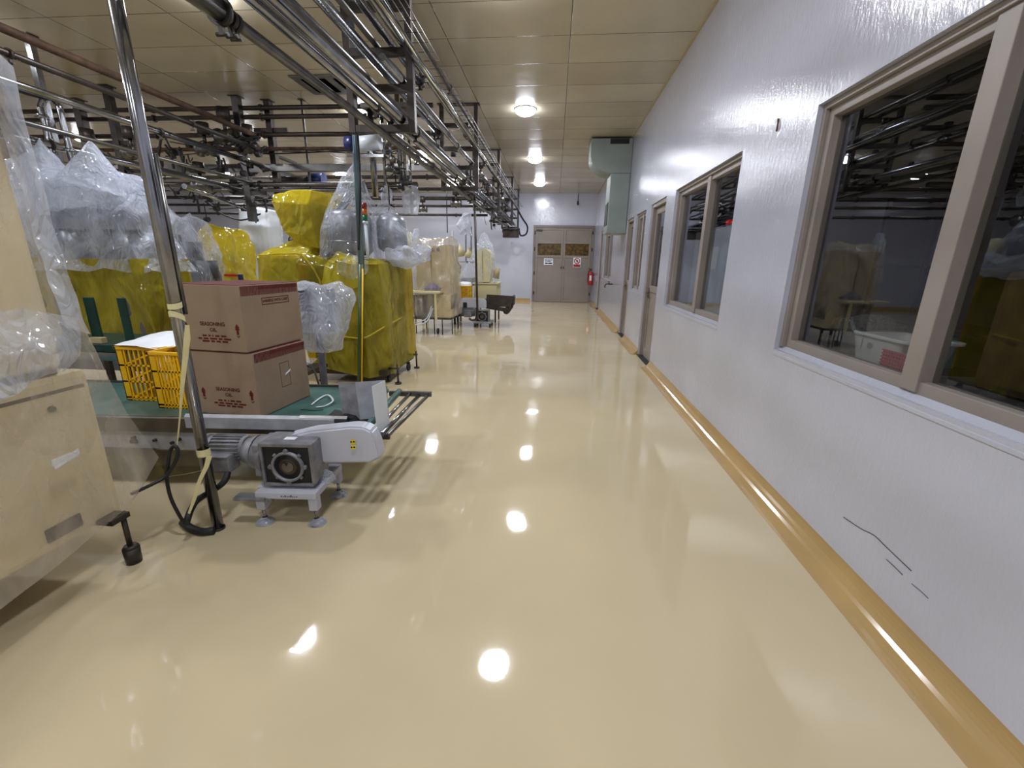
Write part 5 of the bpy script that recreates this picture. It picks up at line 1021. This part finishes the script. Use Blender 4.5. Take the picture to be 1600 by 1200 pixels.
for (x, y) in ((-2.5, 8.95), (-2.3, 8.85), (-2.12, 8.98), (-2.9, 8.95), (-2.9, 9.7), (-2.15, 9.7)):
    MB().cyl((x, y, 0), (x, y, .34), .012, n=8).build('machine_foot', 'dark_steel', t)
for (x, y) in ((-2.95, 8.8), (-2.42, 8.93)): MB().cyl((x-.015, y, .06), (x+.015, y, .06), .06, n=16).build('castor', 'black', t)
b = MB(); b.box((-2.95, 8.95, .30), (-2.14, 9.7, .345)); b.build('base_frame', 'steel_dull', t)
b = MB(); b.film([rr(-2.52, 8.98, .86, .15, .08, .05), rr(-2.52, 8.98, .95, .17, .1, .05), rr(-2.55, 8.98, 1.05, .05, .05, .03)], nu=60, nv=20, amp=.03, fu=9, seed=42); b.build('purple_cloth', mat('purple_cloth', (96, 84, 140), rough=.8, var=.2), t)
b = MB(); b.film([rr(-2.5, 9.35, .35, .40, .5, .08), rr(-2.5, 9.3, .9, .42, .52, .08), rr(-2.5, 9.35, 1.8, .40, .48, .08), rr(-2.5, 9.35, 1.93, .36, .4, .08), rr(-2.5, 9.35, 1.95, .02, .02, .01)], nu=170, nv=90, amp=.05, fu=6, seed=43, fold=1.1); b.build('clear_cover', 'film_cream', t)
b = MB(); b.film([rr(-2.86, 9.1, 1.78, .1, .1, .05), rr(-2.86, 9.1, 1.95, .09, .09, .05), rr(-2.84, 9.1, 2.12, .05, .05, .03), rr(-2.84, 9.1, 2.13, .01, .01, .005)], nu=60, nv=40, amp=.02, fu=9, seed=44); b.build('bagged_motor', 'film_milky', t)
# ---------------------------------------------------------------- far cream machine
t = thing('arched_machine', 'cream machine with arched top under clear plastic near the back wall', 'machine', (-1.75, 11.3, 0))
n = 12; poly = [(-1.97, 11.0, 1.0), (-1.62, 11.0, 1.0), (-1.56, 11.0, 1.3), (-1.58, 11.0, 1.6)] + [(-1.79+.2*math.cos(math.pi*k/n), 11.0, 1.62+.2*math.sin(math.pi*k/n)) for k in range(1, n)] + [(-1.99, 11.0, 1.6)]
b = MB(); b.prism(poly, (0, .5, 0)); b.build('arched_housing', 'cable_cream', t)
b = MB(); b.box((-1.80, 10.992, 1.05), (-1.79, 10.998, 1.75)); b.build('door_gap', 'seam', t)
b = MB(); b.box((-2.0, 10.9, .42), (-1.42, 11.7, .96), bev=.01); b.box((-2.04, 10.87, .955), (-1.39, 11.72, .985), bev=.004); b.build('base_cabinet', 'cable_cream', t)
for (x, y) in ((-1.96, 10.95), (-1.46, 10.95), (-1.46, 11.65), (-1.96, 11.65)): MB().cyl((x, y, 0), (x, y, .43), .02, n=10).build('machine_foot', 'dark_steel', t)
b = MB(); b.box((-2.4, 11.0, .9), (-2.05, 11.5, 1.1), bev=.01); b.box((-2.4, 11.0, .0), (-2.35, 11.05, .9)); b.build('infeed_table', 'grey_paint', t)
b = MB(); b.cyl((-1.48, 11.1, 1.1), (-1.42, 11.1, 1.35), .09, .06, n=16); b.build('side_lamp', 'cream_dark', t)
b = MB(); b.film([rr(-1.98, 11.25, .95, .5, .38, .15), rr(-1.95, 11.25, 1.15, .45, .38, .15), rr(-1.85, 11.25, 1.6, .28, .33, .15), rr(-1.83, 11.25, 1.84, .2, .3, .12), rr(-1.8, 11.25, 2.1, .05, .06, .03), rr(-1.8, 11.25, 2.12, .01, .01, .005)], nu=150, nv=90, amp=.045, fu=7, seed=45, fold=1.2); b.build('clear_cover', 'film_clear', t)
t = thing('valve_tower', 'tall yellowish valve tower with a plastic-wrapped head behind the beige cabinet', 'valve tower', (-2.55, 12.2, 0))
b = MB(); b.box((-2.85, 12.2, 0), (-2.80, 12.25, 2.3)); b.box((-2.2, 12.2, 0), (-2.15, 12.25, 2.6)); b.box((-2.85, 12.2, 1.45), (-2.15, 12.25, 1.5)); b.box((-2.85, 12.2, .9), (-2.15, 12.25, .95)); b.build('tower_frame', 'milky', t)
for (x, z, r_) in ((-2.6, 1.75, .14), (-2.7, 1.35, .13), (-2.62, 1.1, .1), (-2.35, 1.7, .12)): MB().lathe((x, 12.15, z), [(.001, -r_), (r_*.8, -r_*.8), (r_, 0), (r_*.5, r_*.6), (.001, r_*1.5)], 16).build('valve_body', 'cable_cream', t)
for (x, z) in ((-2.45, 2.0), (-2.3, 2.05)): MB().cyl((x, 12.2, z-.5), (x, 12.2, z+.35), .02, n=10).build('upright_pipe', 'steel', t)
b = MB(); b.box((-2.72, 12.0, .55), (-2.4, 12.3, .85), bev=.02); b.box((-2.4, 12.0, 1.45), (-2.2, 12.15, 1.5)); b.build('dark_unit', 'inner_dark', t)
b = MB(); b.film([rr(-2.45, 12.2, 2.2, .18, .16, .1), rr(-2.5, 12.2, 2.45, .2, .18, .1), rr(-2.4, 12.2, 2.7, .1, .1, .06), rr(-2.38, 12.2, 2.75, .01, .01, .005)], nu=80, nv=50, amp=.05, fu=8, seed=46); b.build('wrapped_head', 'film_milky', t)
# ---------------------------------------------------------------- far conveyor
C2 = thing('belt_conveyor', 'far dark belt conveyor with white guard and grey gear drive near the back', 'conveyor', (-1.0, 10.4, 0))
b = MB(); b.box((-1.9, .05, .53), (.0, .42, .56), bev=.004); b.build('belt', 'black', C2, local=True)
b = MB(); b.prism([(-.62, .0, .47), (.0, .0, .45), (.02, .0, .72), (-.6, .0, .74)], (0, .03, 0)); b.box((-2.4, .0, .44), (-.62, .03, .58), bev=.004); b.build('side_panel', 'dark_steel', C2, local=True)
b = MB(); b.box((-2.4, .42, .42), (0, .45, .6), bev=.004); b.build('side_panel', 'dark_steel', C2, local=True)
b = MB(); b.prism([(.02, .0, .46), (.05, .0, .5), (.06, .0, .7), (.02, .0, .72)], (0, .42, 0)); b.build('end_plate', 'black', C2, local=True)
b = MB(); b.cyl((-.12, .0, .36), (-.12, .44, .36), .08, n=20); b.cyl((-.03, .0, .42), (-.03, .44, .42), .04, n=16); b.build('end_roller', 'dark_steel', C2, local=True)
b = MB(); b.prism([(-.7, -.02, .42), (-.05, -.02, .33), (-.05, -.02, .42), (-.55, -.02, .5)], (0, .03, 0)); b.build('lower_bracket', 'dark_steel', C2, local=True)
b = MB(); b.prism([(-1.22+r_x, -.2, z_) for r_x, z_ in ((0, .43), (.64, .43), (.64, .60), (.58, .66), (.08, .66), (0, .60))], (0, .1, 0), bev=.015); g = b.build('chain_guard', 'white_paint', C2, local=True)
b = MB(); b.box((-1.13, -.202, .44), (-1.04, -.214, .56)); b.build('warning_sticker', 'black', g, local=True)
gearbox(C2, -.66, -.32, .25, 1.0)
motor(C2, -1.2, -.86, -.18, .33, .09)
b = MB(); b.box((-1.1, -.3, .22), (-.92, -.2, .34), bev=.01); b.build('junction_box', 'motor_grey', C2, local=True)
b = MB(); b.cyl((-1.35, -.18, .3), (-1.2, -.18, .33), .12, .09, n=22); b.build('fan_cover', 'dark_steel', C2, local=True)
b = MB(); b.box((-.86, -.36, .09), (-.44, -.30, .13), bev=.004); b.box((-.86, .0, .09), (-.44, .06, .13), bev=.004); b.box((-.86, -.3, .09), (-.8, .0, .13)); b.box((-.5, -.3, .09), (-.44, .0, .13)); b.build('bench_frame', 'grey_paint', C2, local=True)
for (x, y) in ((-.83, -.33), (-.47, -.33), (-.83, .03), (-.47, .03)): MB().box((x-.02, y-.02, 0), (x+.02, y+.02, .09)).build('leg', 'dark_steel', C2, local=True)
for x in (-2.2, -1.4): 
    for y in (.05, .40): MB().box((x-.025, y-.02, 0), (x+.025, y+.02, .43)).build('leg', 'dark_steel', C2, local=True)
crate('amber crate with a white plastic top on the far conveyor, right one', -2.33, -2.02, 10.46, 10.82, .561, .93)
crate('amber crate with a white plastic top on the far conveyor, left one mostly hidden', -2.72, -2.40, 10.46, 10.82, .561, .93)
for (x, lb) in ((-2.175, 'white plastic bag puffed over the right far crate'), (-2.56, 'white plastic bag puffed over the left far crate')):
    o = MB().film([rr(x, 10.64, .935, .16, .18, .06), rr(x, 10.64, .99, .14, .16, .06), rr(x, 10.64, 1.03, .05, .08, .03), rr(x, 10.64, 1.035, .01, .01, .005)], nu=60, nv=24, amp=.03, fu=9, seed=x).build('plastic_bag', 'paper'); tag(o, lb, 'bag')
